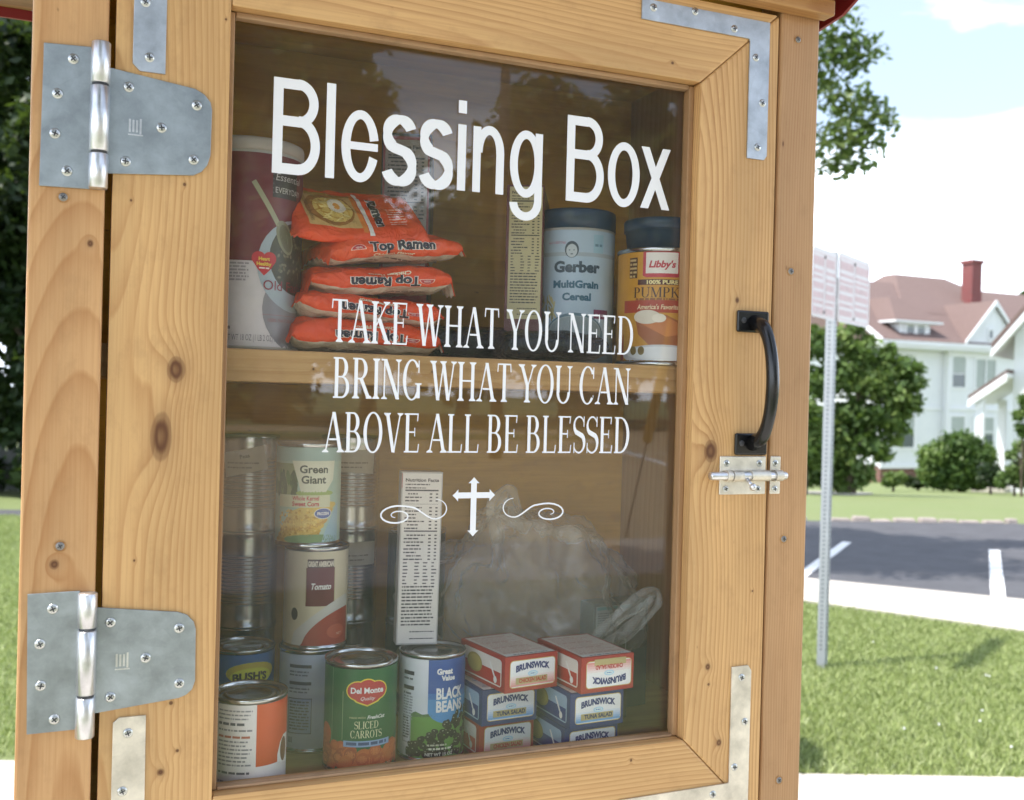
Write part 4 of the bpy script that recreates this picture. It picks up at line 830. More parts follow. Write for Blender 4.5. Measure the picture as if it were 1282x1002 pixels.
# ------------------------------------------------------------------ cartons
def carton_root(name, x, y, z, w, d, h, rz, label, cat='carton', lean=(0, 0), col='#808080', side=None):
    t = empty(name, (x, y, z), rot=(lean[0], lean[1], rz)); tag(t, label, cat)
    P_ = None; b = MB().box(0, w, 0, d, 0, h)
    o = b.build('carton_body', cardstock(col), t, 0.0007)
    fr = Print(lambda u, v, off: (u, -off - .0001, v), 1.0); lf = Print(lambda u, v, off: (-off - .0001, d - u, v), 1.0)
    tp = Print(lambda u, v, off: (u, v, h + off + .0001), 1.0); rt = Print(lambda u, v, off: (w + off + .0001, u, v), 1.0)
    return t, fr, lf, tp, rt
_cs = {}
def cardstock(col):
    if col not in _cs: _cs[col] = simple('carton_board_' + col[1:], lin(col)[:3], 0.4, 0, 0.05, 30)
    return _cs[col]
def rrect(P_, u0, v0, u1, v1, r, col, z):
    pts = []
    for cx_, cy_, a in ((u1 - r, v1 - r, 0), (u0 + r, v1 - r, 90), (u0 + r, v0 + r, 180), (u1 - r, v0 + r, 270)): pts += arc(cx_, cy_, r, r, a, a + 90, 4)
    P_.poly(pts, col, z)
def fish_box(x, y, z, rz, kind, label, flip=False, w=.069, d=.100, h=.0398):
    base, pale, mid, word = {'red': ('#a83428', '#d9c3bf', '#c98a84', 'CHICKEN SALAD'), 'blue': ('#27356f', '#c3ced8', '#6f9cc9', 'TUNA SALAD')}[kind]
    t, fr, lf, tp, rt = carton_root('snack_box', x, y, z, w, d, h, rz, label, 'box', col=base)
    A = 180 if flip else 0; cx_, cy_ = w * .52, h * .5
    def q(dx, dy): return (cx_ + (-dx if flip else dx), cy_ + (-dy if flip else dy))
    rrect(fr, w * .09, h * .12, w * .95, h * .88, .004, '#b9a05c', 1); rrect(fr, w * .10, h * .14, w * .94, h * .86, .0036, '#e6e2e0', 2)
    n = 7
    for i in range(n):
        k = i / (n - 1); yy0, yy1 = h * (.16 + .40 * i / n), h * (.16 + .40 * (i + 1) / n)
        a, b = lin(mid), lin('#e6e2e0'); c = tuple(a[j] * (1 - k) + b[j] * k for j in range(3)) + (1,)
        if flip: yy0, yy1 = h - yy1, h - yy0
        fr.rect(w * .105, yy0, w * .935, yy1, c, 3)
    u, v = q(0, h * .13); fr.text('BRUNSWICK', u, v, .0068, '#2b3468', w=w * .64, z=5, bold=.055, rot=A, arch=.42)
    u, v = q(0, -h * .02); fr.ell(u, v, w * .095, h * .075, '#9fc3da', 5); fr.ell(u, v, w * .07, h * .05, '#c9e0ea', 5.4); fr.greek(u - .003, u + .003, v - .0005, .0010, '#3a66a8', 3, 6)
    u, v = q(-w * .005, -h * .26); fr.rect(w * .20 if not flip else w * .24, v - .0010, w * .80 if not flip else w * .84, v + .0062, '#a89a6c', 4.5)
    u, v = q(0, -h * .245 + (0 if not flip else .0)); fr.text(word, u, v + (.0 if not flip else .0), .0046, base if kind == 'red' else '#1f2a55', w=w * .52, z=5.4, bold=.04, rot=A)
    rrect(lf, d * .08, h * .12, d * .93, h * .88, .004, '#d0c9c0' if kind == 'red' else '#8ea4b8', 1); lf.rect(d * .10, h * .16, d * .91, h * .52, base, 2)
    lf.ell(d * .34, h * .52, d * .17, h * .27, '#9a8c4c', 3); lf.ell(d * .34, h * .52, d * .14, h * .22, '#ab9c58', 3.4)
    lf.poly([(d * .66, h * .72), (d * .69, h * .74), (d * .80, h * .36), (d * .77, h * .34)], '#d9d6d0', 3); lf.ell(d * .80, h * .28, d * .035, h * .10, '#d9d6d0', 3.2)
    tp.rect(w * .04, d * .04, w * .96, d * .96, '#c6beb8', 1)
    for k in range(16): tp.greek(w * .10, w * random.uniform(.6, .92), d * (.14 + .048 * k), .0016 if k % 5 else .0030, '#b08a80' if kind == 'red' else '#7f8aa8', 90 + k, 2)
    tp.rect(w * .04, d * .02, w * .96, d * .10, '#d2d6dc', 2.4); tp.greek(w * .2, w * .85, d * .045, .0022, '#3a3f58', 7, 3)
    for P_, nm in ((fr, 'front_print'), (lf, 'side_print'), (tp, 'top_print')): P_.build(nm, t, 'card')
    return t
bh = .0400
fish_box(.4170, .0915, FL_, R(5), 'red', 'red chicken salad box at the bottom of the left stack')
fish_box(.4150, .0800, FL_ + bh, R(5), 'blue', 'blue tuna salad box in the middle of the left stack')
fish_box(.4330, .0600, FL_ + 2 * bh, R(9), 'red', 'red chicken salad box on top of the left stack')
fish_box(.5010, .0480, FL_, R(4), 'blue', 'blue tuna salad box at the bottom of the right stack')
fish_box(.5030, .0400, FL_ + bh, R(4), 'blue', 'blue tuna salad box in the middle of the right stack')
fish_box(.5125, .0340, FL_ + 2 * bh, R(5), 'red', 'red chicken salad box turned upside down on top of the right stack', True)
# tall narrow carton, nutrition side to the glass
cx0, cy0 = .3600, .1480
t, fr, lf, tp, rt = carton_root('food_carton', cx0 - .0235, cy0 + .004, FL_ + .1186, .0475, .020, .197, face_cam(cx0, cy0) * .45, 'tall narrow white carton printed with nutrition facts, standing on the black beans can', lean=(0, R(.6)), col='#b9b4b0')
fr.facts(.0015, .0460, .002, .195, '#3a3540', '#cbc5c0', 3); fr.rect(0.0005, .178, .0010, .195, '#a83a3a', 2); fr.build('front_print', t, 'card')
# carton of fine print leaning low behind the right stack
t, fr, lf, tp, rt = carton_root('food_carton', .6140, .205, FL_, .088, .03, .140, R(8), 'flat carton with a block of tiny print behind the right stack of boxes', lean=(0, 0), col='#54665c')
fr.rect(.004, .100, .084, .136, '#8f9a96', 1); fr.rect(.006, .131, .06, .135, '#4f8f8c', 2)
for k in range(9): fr.greek(.007, .080 - (k % 3) * .004, .126 - k * .0030, .0013, '#4c5658', 60 + k, 3)
fr.build('front_print', t, 'card')
t, fr, lf, tp, rt = carton_root('food_carton', .5960, .170, FL_, .055, .02, .105, R(8), 'small olive carton with a white rim just right of the upside down box', col='#5c6048')
rrect(fr, .030, .070, .052, .101, .003, '#9aa296', 1); rrect(fr, .032, .072, .050, .099, .003, '#5c6048', 2); fr.build('front_print', t, 'card')

# ------------------------------------------------------------------ upper level
SH = 1.5892
def canister(x, y, z, r, h, label, lid_h, lid_r, lid_mat, design, extra=0, neck=True, cat='canister', body='#b9b6b0'):
    t = empty('canister', (x, y, z), face_cam(x, y, extra)); tag(t, label, cat)
    MB().lathe([(r * .96, 0), (r * .985, .002), (r * .985, h - lid_h - .001), (r * .97, h - lid_h)], 56, 0, True).build('canister_body', cardstock(body), t)
    MB().lathe([(lid_r, h - lid_h - .001), (lid_r * 1.0, h - .004), (lid_r * .985, h - .001), (lid_r * .95, h), (lid_r * .90, h - .002), (0.001, h - .002)], 56, 0, True).build('canister_lid', lid_mat, t)
    P_ = Print(cyl_map(r - .0002), 0.0040); P_.bound = (-9, .003, 9, h - lid_h - .004); design(P_, PI * r, .003, h - lid_h - .004, r, h); P_.build('label', t); return t
white_lid = simple('white_plastic_lid', (0.45, 0.40, 0.36), 0.4); teal_lid = simple('dark_blue_plastic_lid', (0.010, 0.045, 0.10), 0.3, 0, 0.1, 20)
def d_oats(P_, U, v0, v1, r, h):
    full(P_, U, v0, v1, '#b7b0b0'); H = v1 - v0
    P_.rect(-U, v0 + .44 * H, U, v1, '#5e1722', 1); P_.rect(.020, v0 + .78 * H, .052, v1 - .03 * H, '#231a1c', 2); P_.rect(.0205, v0 + .783 * H, .0515, v1 - .032 * H, '#6b6a6a', 1.9)
    P_.rect(.0210, v0 + .786 * H, .0512, v1 - .035 * H, '#2b2223', 2.2)
    P_.text('Essential', .023, v0 + .870 * H, .0075, '#a8a29e', z=4, align='l', shear=.2, w=.034); P_.text('EVERYDAY', .023, v0 + .805 * H, .0060, '#a8a29e', z=4, align='l', w=.034)
    P_.ell(.050, v0 + .43 * H, .044, .046, '#8f9aa0', 3, 30); P_.ell(.052, v0 + .47 * H, .034, .036, '#3a3a32', 3.5, 30)
    P_.ell(.062, v0 + .20 * H, .050, .046, '#77757a', 2.6, 30)
    rr = random.Random(1)
    for i in range(60): P_.ell(rr.uniform(.028, .07), v0 + rr.uniform(.36, .58) * H, .0022, .0014, rr.choice(['#5d5a48', '#4a473a', '#6d6a55']), 3.8 + i * .01, 6, rr.uniform(0, 180))
    P_.poly([(-.0010, v0 + .845 * H), (.0030, v0 + .860 * H), (.0300, v0 + .640 * H), (.0255, v0 + .625 * H)], '#8d8c70', 5); P_.ell(.0355, v0 + .575 * H, .0095, .0175, '#77775f', 5.2, 20, 22); P_.ell(.0365, v0 + .572 * H, .0070, .0140, '#5c5c4a', 5.5, 20, 22)
    hu, hv = .0130, v0 + .435 * H
    P_.ell(hu - .0055, hv + .004, .0068, .0066, '#a8202c', 6); P_.ell(hu + .0055, hv + .004, .0068, .0066, '#a8202c', 6.1); P_.poly([(hu - .0122, hv + .002), (hu + .0122, hv + .002), (hu + .006, hv - .0070), (hu, hv - .0128), (hu - .006, hv - .0070)], '#a8202c', 6.2)
    P_.text('Heart', hu, hv + .0020, .0034, '#c9a83c', z=8, bold=.05); P_.text('Healthy', hu, hv - .0030, .0034, '#c9a83c', z=8, bold=.05); P_.greek(hu - .005, hu + .005, hv - .0062, .0014, '#d9c9c0', 2, 8)
    P_.text('Old Fashioned', .0125, v0 + .295 * H, .0100, '#7c2433', w=.080, z=8, align='l')
    P_.rect(.012, v0 + .165 * H, .060, v0 + .167 * H, '#8c5c60', 4); P_.text('100% NATURAL', .018, v0 + .130 * H, .0035, '#8c5c60', z=8, align='l')
    for k in range(6): P_.greek(-.020, -.0015 - (k % 2) * .003, v0 + (.42 - k * .017) * H, .0018, '#8a8388', k, 4)
    P_.greek(-.022, -.018, v0 + .085 * H, .003, '#6d6870', 3, 4); P_.text('NET WT 18 OZ (1 LB 2 OZ) 510g', .004, v0 + .028 * H, .0062, '#6d6870', w=.058, z=4)
canister(.1560, .1030, SH, .0525, .2075, 'large maroon and white oats canister at the left end of the shelf', .012, .0530, white_lid, d_oats, 2)
def d_cereal(P_, U, v0, v1, r, h):
    full(P_, U, v0, v1, '#9badbd'); H = v1 - v0; rr = random.Random(6)
    P_.rect(-U, v0 + .80 * H, U, v0 + .83 * H, '#929ca4', .5); P_.text('WHAT A GREAT START', -.022, v0 + .895 * H, .0030, '#a8485a', z=4, arch=.3, w=.022)
    P_.rect(.022, v0 + .83 * H, .036, v0 + .97 * H, '#8aa8b8', 1); P_.greek(.024, .034, v0 + .88 * H, .003, '#5a7888', 3, 2)
    # small sketched head emblem
    P_.ell(-.004, v0 + .850 * H, .0082, .0098, '#2f3f4a', 4, 20); P_.ell(-.004, v0 + .840 * H, .0064, .0078, '#a9b2b6', 4.5, 20)
    P_.ell(-.0065, v0 + .845 * H, .0008, .0007, '#2f3f4a', 5, 8); P_.ell(-.0015, v0 + .845 * H, .0008, .0007, '#2f3f4a', 5, 8); P_.ell(-.004, v0 + .815 * H, .0016, .0007, '#2f3f4a', 5, 8)
    P_.text('Gerber', .003, v0 + .680 * H, .0125, '#23384a', w=.056, z=5, bold=.05)
    P_.text('MultiGrain', .002, v0 + .560 * H, .0085, '#24556c', w=.055, z=5, bold=.045); P_.text('Cereal', .003, v0 + .465 * H, .0085, '#24556c', w=.034, z=5, bold=.045)
    for i in range(30): P_.ell(rr.uniform(-.045, -.022), v0 + rr.uniform(.30, .50) * H, .0012, .006, rr.choice(['#9c9468', '#b0a678', '#857d55']), 2 + i * .02, 6, rr.uniform(-40, 40))
    P_.ell(.002, v0 + .20 * H, .036, .026, '#55707e', 3, 28); P_.ell(.002, v0 + .23 * H, .033, .018, '#8e9a9c', 3.4, 28); P_.ell(.002, v0 + .25 * H, .029, .014, '#7d898c', 3.7, 28)
    P_.rect(.024, v0 + .33 * H, .046, v0 + .40 * H, '#6a2a50', 4); P_.greek(.026, .044, v0 + .35 * H, .0025, '#b9a8b8', 4, 5); P_.rect(-U, v0, U, v0 + .10 * H, '#1f4a5c', 4)
canister(.5480, .1500, SH, .0475, .1820, 'white baby cereal canister with dark blue lid', .022, .0480, teal_lid, d_cereal, 0)
def d_pumpkin(P_, U, v0, v1, r, h):
    full(P_, U, v0, v1, '#b98428'); H = v1 - v0
    P_.ell(.004, v0 + .02 * H, .054, .066, '#8a3020', 1, 34); P_.rect(-.044, v0 + .44 * H, .060, v0 + .555 * H, '#9c3420', 1.2)
    P_.poly([(-.044, v0 + .44 * H)] + [(-.044 + .104 * i / 14, v0 + (.44 + .0 * i) * H) for i in range(15)] + [(.060, v0), (-.044, v0)], '#b5832c', 1.4)
    P_.poly([(-.026, v0 + .38 * H), (-.018, v0 + .43 * H), (.010, v0 + .42 * H), (.044, v0 + .30 * H), (.052, v0 + .24 * H), (.046, v0 + .06 * H), (.005, v0 + .04 * H), (-.022, v0 + .24 * H)], '#8f5028', 3)
    P_.poly([(-.024, v0 + .36 * H), (-.018, v0 + .42 * H), (.010, v0 + .40 * H), (.048, v0 + .27 * H), (.010, v0 + .22 * H)], '#b06a38', 3.4)
    P_.ell(-.012, v0 + .40 * H, .016, .008, '#c9bfae', 4); P_.ell(.002, v0 + .39 * H, .008, .005, '#d6cdbd', 4.4); P_.ell(.006, v0 + .05 * H, .050, .012, '#b3b6bc', 3.8, 28); P_.ell(.006, v0 + .065 * H, .044, .008, '#c9ccd0', 4.1, 28)
    P_.rect(-.018, v0 + .78 * H, .026, v1, '#a82838', 4); P_.poly([(-.0145, v0 + .80 * H), (.0225, v0 + .80 * H), (.0225, v1 - .001), (-.0145, v1 - .001)], '#cfc8c0', 4.5)
    P_.poly([(-.018, v0 + .78 * H), (-.014, v0 + .765 * H), (.004, v0 + .79 * H), (.022, v0 + .765 * H), (.026, v0 + .78 * H)], '#a82838', 4.2)
    P_.text("Libby's", .004, v0 + .855 * H, .0078, '#a82838', w=.030, z=6, shear=.25, bold=.04)
    P_.rect(-.024, v0 + .695 * H, .034, v0 + .745 * H, '#4a1f18', 4); P_.text('100% PURE', .005, v0 + .703 * H, .0044, '#d6c68a', w=.036, z=6, bold=.04)
    P_.serif('PUMPKIN', .006, v0 + .580 * H, .0115, '#3f2218', w=.070, z=6); P_.greek(-.026, .036, v0 + .555 * H, .0022, '#7c4a20', 3, 5)
    P_.text("America's Favorite Pumpkin", .012, v0 + .472 * H, .0055, '#d9c09a', w=.072, z=6, bold=.02, shear=.15)
    P_.rect(-.036, v0 + .76 * H, -.025, v0 + .95 * H, '#4c3020', 4)
    for k in range(5): P_.greek(-.0355, -.0258, v0 + (.915 - k * .037) * H, .0024, '#b39a6a', k, 5)
    P_.ell(-.028, v0 + .09 * H, .004, .005, '#6d5a28', 5); P_.ell(-.018, v0 + .09 * H, .004, .005, '#6d5a28', 5)
tcan = can(.6280, .0850, SH, .0505, .1340, 'large orange yellow can of pumpkin beside the right jamb', d_pumpkin, -2)
t = empty('plastic_tub', (.6300, .0870, SH + .1342)); tag(t, 'short dark blue plastic tub sitting on the pumpkin can', 'tub')
MB().lathe([(.036, 0), (.040, .001), (.042, .022), (.0425, .022)], 48, 0, True).build('tub_body', teal_lid, t); MB().lathe([(.0440, .0225), (.0445, .034), (.043, .036), (.001, .0355)], 48, 0, True).build('tub_lid', teal_lid, t)
# nutrition side of a dark red carton, and a big navy cereal carton behind the noodles
c1x, c1y = .4501, .1325; rz = face_cam(c1x, c1y, 3)
t, fr, lf, tp, rt = carton_root('food_carton', c1x, c1y, SH, .043, .150, .2050, rz - R(8), 'dark red carton with a cream nutrition panel, left of the baby cereal', col='#5c1218')
fr.facts(.0035, .0415, .050, .2025, '#2e2a22', '#a89c70', 8); lf.rect(.02, .03, .13, .18, '#45101a', 1); lf.ell(.075, .12, .03, .028, '#7a2428', 2); lf.ell(.05, .07, .03, .018, '#3b3c1c', 2); fr.build('front_print', t, 'card'); lf.build('side_print', t, 'card')
t, fr, lf, tp, rt = carton_root('food_carton', .3286, .2372, SH, .060, .190, .2740, face_cam(.3286, .2372, -4), 'tall dark navy carton standing behind the noodle packets', col='#12131f')
fr.rect(.002, .02, .058, .270, '#7c2030', 1); fr.facts(.0045, .0555, .10, .2660, '#35303a', '#a8a19c', 12); lf.rect(.03, .05, .17, .24, '#171a2c', 1); lf.text('CEREAL', .10, .20, .016, '#55303a', z=3, bold=.05); fr.build('front_print', t, 'card'); lf.build('side_print', t, 'card')

# ------------------------------------------------------------------ noodle packets
from mathutils import noise as mnoise
def packet(x, y, z, rot, label, L_=.158, D_=.098, T_=.030, seed=1, flip=False, top_art=False, name='noodle_packet', cols=('#ea4c16', '#d2c6b2'), words=True, cat='packet'):
    t = empty(name, (x, y, z), rot=rot); tag(t, label, cat)
    tab = []; N = 240; ex = 2.0 / 2.7
    for i in range(N + 1):
        a = 2 * PI * i / N - PI; cy_, sz = -math.cos(a), math.sin(a); yy = math.copysign(abs(cy_) ** ex, cy_) * D_ / 2; zz = math.copysign(abs(sz) ** ex, sz) * T_ / 2
        tab.append((yy, zz))
    arc_ = [0.0]
    for i in range(N): arc_.append(arc_[-1] + math.dist(tab[i], tab[i + 1]))
    half = arc_[-1] / 2
    def S(u, w, off):
        """u along the packet, w measured round its girth from the middle of the front edge (up positive)"""
        s = max(-1, min(1, u / (L_ / 2))); e = abs(s); k = (1 - min(1, e / .955) ** 11.0) ** .5 if e < .955 else 0.0; k = max(k, 0.04)
        ww = (w + half) % (2 * half); lo, hi = 0, N
        f = np.searchsorted(arc_, ww); f = max(1, min(N, int(f))); a0, a1 = arc_[f - 1], arc_[f]; q = (ww - a0) / max(a1 - a0, 1e-9)
        yy = tab[f - 1][0] * (1 - q) + tab[f][0] * q; zz = tab[f - 1][1] * (1 - q) + tab[f][1] * q
        ty, tz = tab[f][0] - tab[f - 1][0], tab[f][1] - tab[f - 1][1]; l_ = math.hypot(ty, tz) + 1e-9; ny, nz_ = -(-tz / l_), -(ty / l_)
        ny, nz_ = tz / l_, -ty / l_
        if ny * yy + nz_ * zz * 4 < 0: ny, nz_ = -ny, -nz_
        p3 = Vector((u * 26 + seed * 7.7, yy * 30, zz * 42)); wr = mnoise.noise(p3) * .0030 + mnoise.noise(p3 * 2.6) * .0016 - abs(mnoise.noise(p3 * 1.3 + Vector((3, 1, 2)))) * .0034 - abs(mnoise.noise(p3 * 3.1)) * .0014
        wr *= 1.0 if e < .9 else .25; zz *= k; yy *= (.93 + .07 * k)
        if e > .94: zz += .0012 * math.sin(yy * 520 + seed) - (e - .94) * .17 + (e - .94) * .12 * math.sin(yy * 48 + seed * 2.1)
        zz += .0030 * math.sin(u * 22 + seed * 2) * (1 if e < .95 else 1.0)
        return (u, yy + ny * (wr + off), zz + nz_ * (wr + off) * max(k, .3) + T_ / 2)
    P_ = Print(S, 1.0, .00015); nu, nw = 96, 110; o_c, w_c = lin(cols[0]), lin(cols[1]); rr = random.Random(seed)
    grid = [[S(-L_ / 2 + L_ * i / nu, -half + 2 * half * j / nw, 0.0) for j in range(nw)] for i in range(nu + 1)]
    V = [p for row in grid for p in row]; F = []; C = []
    for i in range(nu):
        for j in range(nw):
            F.append((i * nw + j, (i + 1) * nw + j, (i + 1) * nw + (j + 1) % nw, i * nw + (j + 1) % nw)); w = -half + 2 * half * (j + .5) / nw
            hi = half
            pale = w < (-.0128 if not flip else -.0105) and w > -half * .9 or (not words and not top_art and rr.random() < .0)
            C.append(w_c if pale else o_c)
    me = bpy.data.meshes.new('wrapper'); me.from_pydata(V, [], F); at = me.attributes.new('col', 'FLOAT_COLOR', 'CORNER'); at.data.foreach_set('color', np.repeat(np.array(C, dtype=np.float32), 4, axis=0).ravel())
    me.polygons.foreach_set('use_smooth', [True] * len(F)); me.materials.append(M['film']); me.update(); ow = bpy.data.objects.new('wrapper', me); COL.objects.link(ow); ow.parent = t
    P_.L = .004
    if words:
        A = 180 if flip else 0; sg = -1 if flip else 1; zv = 3
        for k, (col, bd) in enumerate((('#d8cfc4', .085), ('#1c1a2e', .045))): P_.text('Top Ramen', (.004 if not flip else .002), -.0018 * sg, .0100, col, w=(.074 if k else .076), z=zv + k, bold=bd, rot=A)
        P_.text('Chicken Flavor', -.006 * sg, -.0095 * sg, .0044, '#f0d2b4', w=.046, z=zv, bold=.03, rot=A)
        P_.ell(-.046 * sg, .0005 * sg, .0085, .0048, '#d9bfae', zv, 16, A, 0, 180); P_.ell(-.046 * sg, .0010 * sg, .0075, .0040, '#a3202a', zv + .5, 16, A, 0, 180); P_.text('NISSIN', -.046 * sg, .0018 * sg, .0018, '#e8dccf', z=zv + 1, rot=A)
    if top_art:
        c = T_ * .5
        P_.rect(-.058, c + .004, -.002, c + .066, '#b8935a', 2); P_.rect(-.058, c + .060, -.002, c + .066, '#8d6a2c', 2.5)
        P_.ell(-.030, c + .034, .026, .028, '#8c5a2a', 3, 26); P_.ell(-.027, c + .034, .021, .022, '#c4a65a', 3.5, 26)
        r2 = random.Random(9)
        for i in range(40): P_.ell(-.027 + r2.uniform(-.017, .017), c + .034 + r2.uniform(-.017, .017), .006, .0011, r2.choice(['#d9c27c', '#b8923e', '#cfae5c', '#a87c34']), 4 + i * .02, 8, r2.uniform(0, 180))
        P_.ell(-.022, c + .038, .010, .012, '#d8cdb8', 5.2, 16); P_.ell(-.022, c + .038, .004, .005, '#c98a3c', 5.5, 12)
        P_.text('SERVING SUGGESTION', -.052, c + .034, .0035, '#5c3a1c', z=5, rot=90, w=.05)
        P_.rect(.004, c - .006, .009, c + .074, '#d8cfc4', 3); P_.rect(-.002, c - .002, .003, c + .070, '#c8702c', 3)
        for k, (col, bd) in enumerate((('#d8cfc4', .10), ('#1c1a2e', .06))): P_.text('Ramen', .016, c + .034, .0105, col, w=.052, z=4 + k, bold=bd, rot=-90)
        for k in range(7): P_.greek(.032, .050, c + .014 + k * .0042, .0016, '#e0a088', 70 + k, 4)
        P_.rect(.046, c + .040, .058, c + .054, '#b03a1c', 4)
    else: P_.greek(-.05, .05, -T_ * .78 if not flip else -T_ * .78, .0022, '#7c7068', seed, 3)
    P_.build('packet_print', t, 'film'); return t
packet(.2680, .1020, SH - .0010, (0, 0, R(3)), 'orange noodle packet lying lowest in the stack on the shelf', seed=1, flip=True, T_=.037, L_=.165, D_=.105)
packet(.2700, .1000, SH + .0310, (R(-2), R(1), R(6)), 'orange noodle packet second from the bottom of the stack', seed=2, flip=True, T_=.032, L_=.160)
packet(.2830, .0990, SH + .0630, (R(2), R(-1), R(2)), 'orange noodle packet third from the bottom of the stack', seed=3, flip=True, T_=.032, L_=.158)
packet(.2950, .1010, SH + .0950, (R(3), R(-8), R(9)), 'noodle packet with upright red orange front, slanting up to the right, second from the top', seed=4, T_=.031, L_=.158, cols=('#e85220', '#ddd0bc'))
packet(.2600, .0960, SH + .1330, (R(37), R(-4), R(5)), 'noodle packet tipped forward on top of the stack, showing its bowl picture', seed=5, T_=.027, L_=.150, words=False, top_art=True)
packet(.4120, .1650, SH, (0, 0, R(12)), 'dark crumpled plastic packet on the shelf, left of the other dark one', seed=6, T_=.042, L_=.13, D_=.10, words=False, name='dark_packet', cols=('#15192a', '#1c2230'))
packet(.4930, .1000, SH, (0, 0, R(-6)), 'low dark crumpled plastic packet under the nutrition carton, right of its twin', seed=7, T_=.034, L_=.125, D_=.085, words=False, name='dark_packet', cols=('#1a2430', '#2a2028'))

# ------------------------------------------------------------------ white carrier bag
def carrier_bag():
    import bmesh
    t = empty('plastic_bag', (.5350, .2350, FL_)); tag(t, 'crumpled translucent white carrier bag with a loop handle behind the boxes', 'bag')
    bm = bmesh.new(); bmesh.ops.create_icosphere(bm, subdivisions=6, radius=1.0)
    for v in bm.verts:
        p = v.co.copy(); n = p.normalized(); q = p * 1.6 + Vector((4.2, 1.1, 7.3))
        big = mnoise.noise(q) * .30 + mnoise.noise(q * 1.9) * .14
        fold = 0.0; a = .10; f = 2.0
        for k in range(5): fold -= a * abs(mnoise.noise(Vector((q.x * f + k * 3.1 + q.z * .8, q.y * f, q.z * f * .42)))) * 1.7; a *= .60; f *= 1.8
        s = 1.0 + big + fold + .08
        x, y, z = p.x * s * .146, p.y * s * .092, p.z * s * .132
        if z > 0: k = 1 - .08 * (z / .135); x = x * k - .006 * (z / .135); y *= k
        z = max(z, -.125 + .003 * mnoise.noise(q * 5)) + .126; v.co = (x, y, z)
    me = bpy.data.meshes.new('bag_body'); bm.to_mesh(me); bm.free(); me.materials.append(M['bag']); me.polygons.foreach_set('use_smooth', [True] * len(me.polygons))
    o = bpy.data.objects.new('bag_body', me); COL.objects.link(o); o.parent = t
    def ribbon3(pts, w, name):
        V = []; F = []; n = len(pts)
        for i, p in enumerate(pts):
            p = Vector(p); tt = (Vector(pts[min(i + 1, n - 1)]) - Vector(pts[max(i - 1, 0)])).normalized(); side = tt.cross(Vector((.1, -1, .15))).normalized()
            for k in range(7):
                q = (k / 6 - .5) * w * (1 + .15 * math.sin(i * .9)); V.append(tuple(p + side * q + Vector((0, -1, 0)) * (.004 * math.cos(k * 1.6 + i * .35) + .0012 * math.sin(i * 1.7 + k))))
        for i in range(n - 1):
            for k in range(6): F.append((i * 7 + k, (i + 1) * 7 + k, (i + 1) * 7 + k + 1, i * 7 + k + 1))
        me = bpy.data.meshes.new(name); me.from_pydata(V, [], F); me.materials.append(M['bag']); me.polygons.foreach_set('use_smooth', [True] * len(F)); me.update()
        ob = bpy.data.objects.new(name, me); COL.objects.link(ob); ob.parent = t; so = ob.modifiers.new('film', 'SOLIDIFY'); so.thickness = .0004
    def curve(cs, n=28):
        out = []
        for i in range(n + 1):
            u = i / n * (len(cs) - 1); k = min(int(u), len(cs) - 2); f = u - k; g = [Vector(cs[max(k - 1, 0)]), Vector(cs[k]), Vector(cs[k + 1]), Vector(cs[min(k + 2, len(cs) - 1)])]
            out.append(.5 * ((2 * g[1]) + (-g[0] + g[2]) * f + (2 * g[0] - 5 * g[1] + 4 * g[2] - g[3]) * f * f + (-g[0] + 3 * g[1] - 3 * g[2] + g[3]) * f ** 3))
        return out
    ribbon3(curve([(.050, -.075, .100), (.085, -.085, .135), (.128, -.092, .163), (.128, -.094, .150), (.090, -.098, .118), (.045, -.10, .100)]), .018, 'bag_handle')
    ribbon3(curve([(-.050, -.02, .22), (-.062, -.03, .262), (-.045, -.03, .285), (-.030, -.02, .262), (-.020, -.01, .235)]), .020, 'bag_handle')
    return t
carrier_bag()

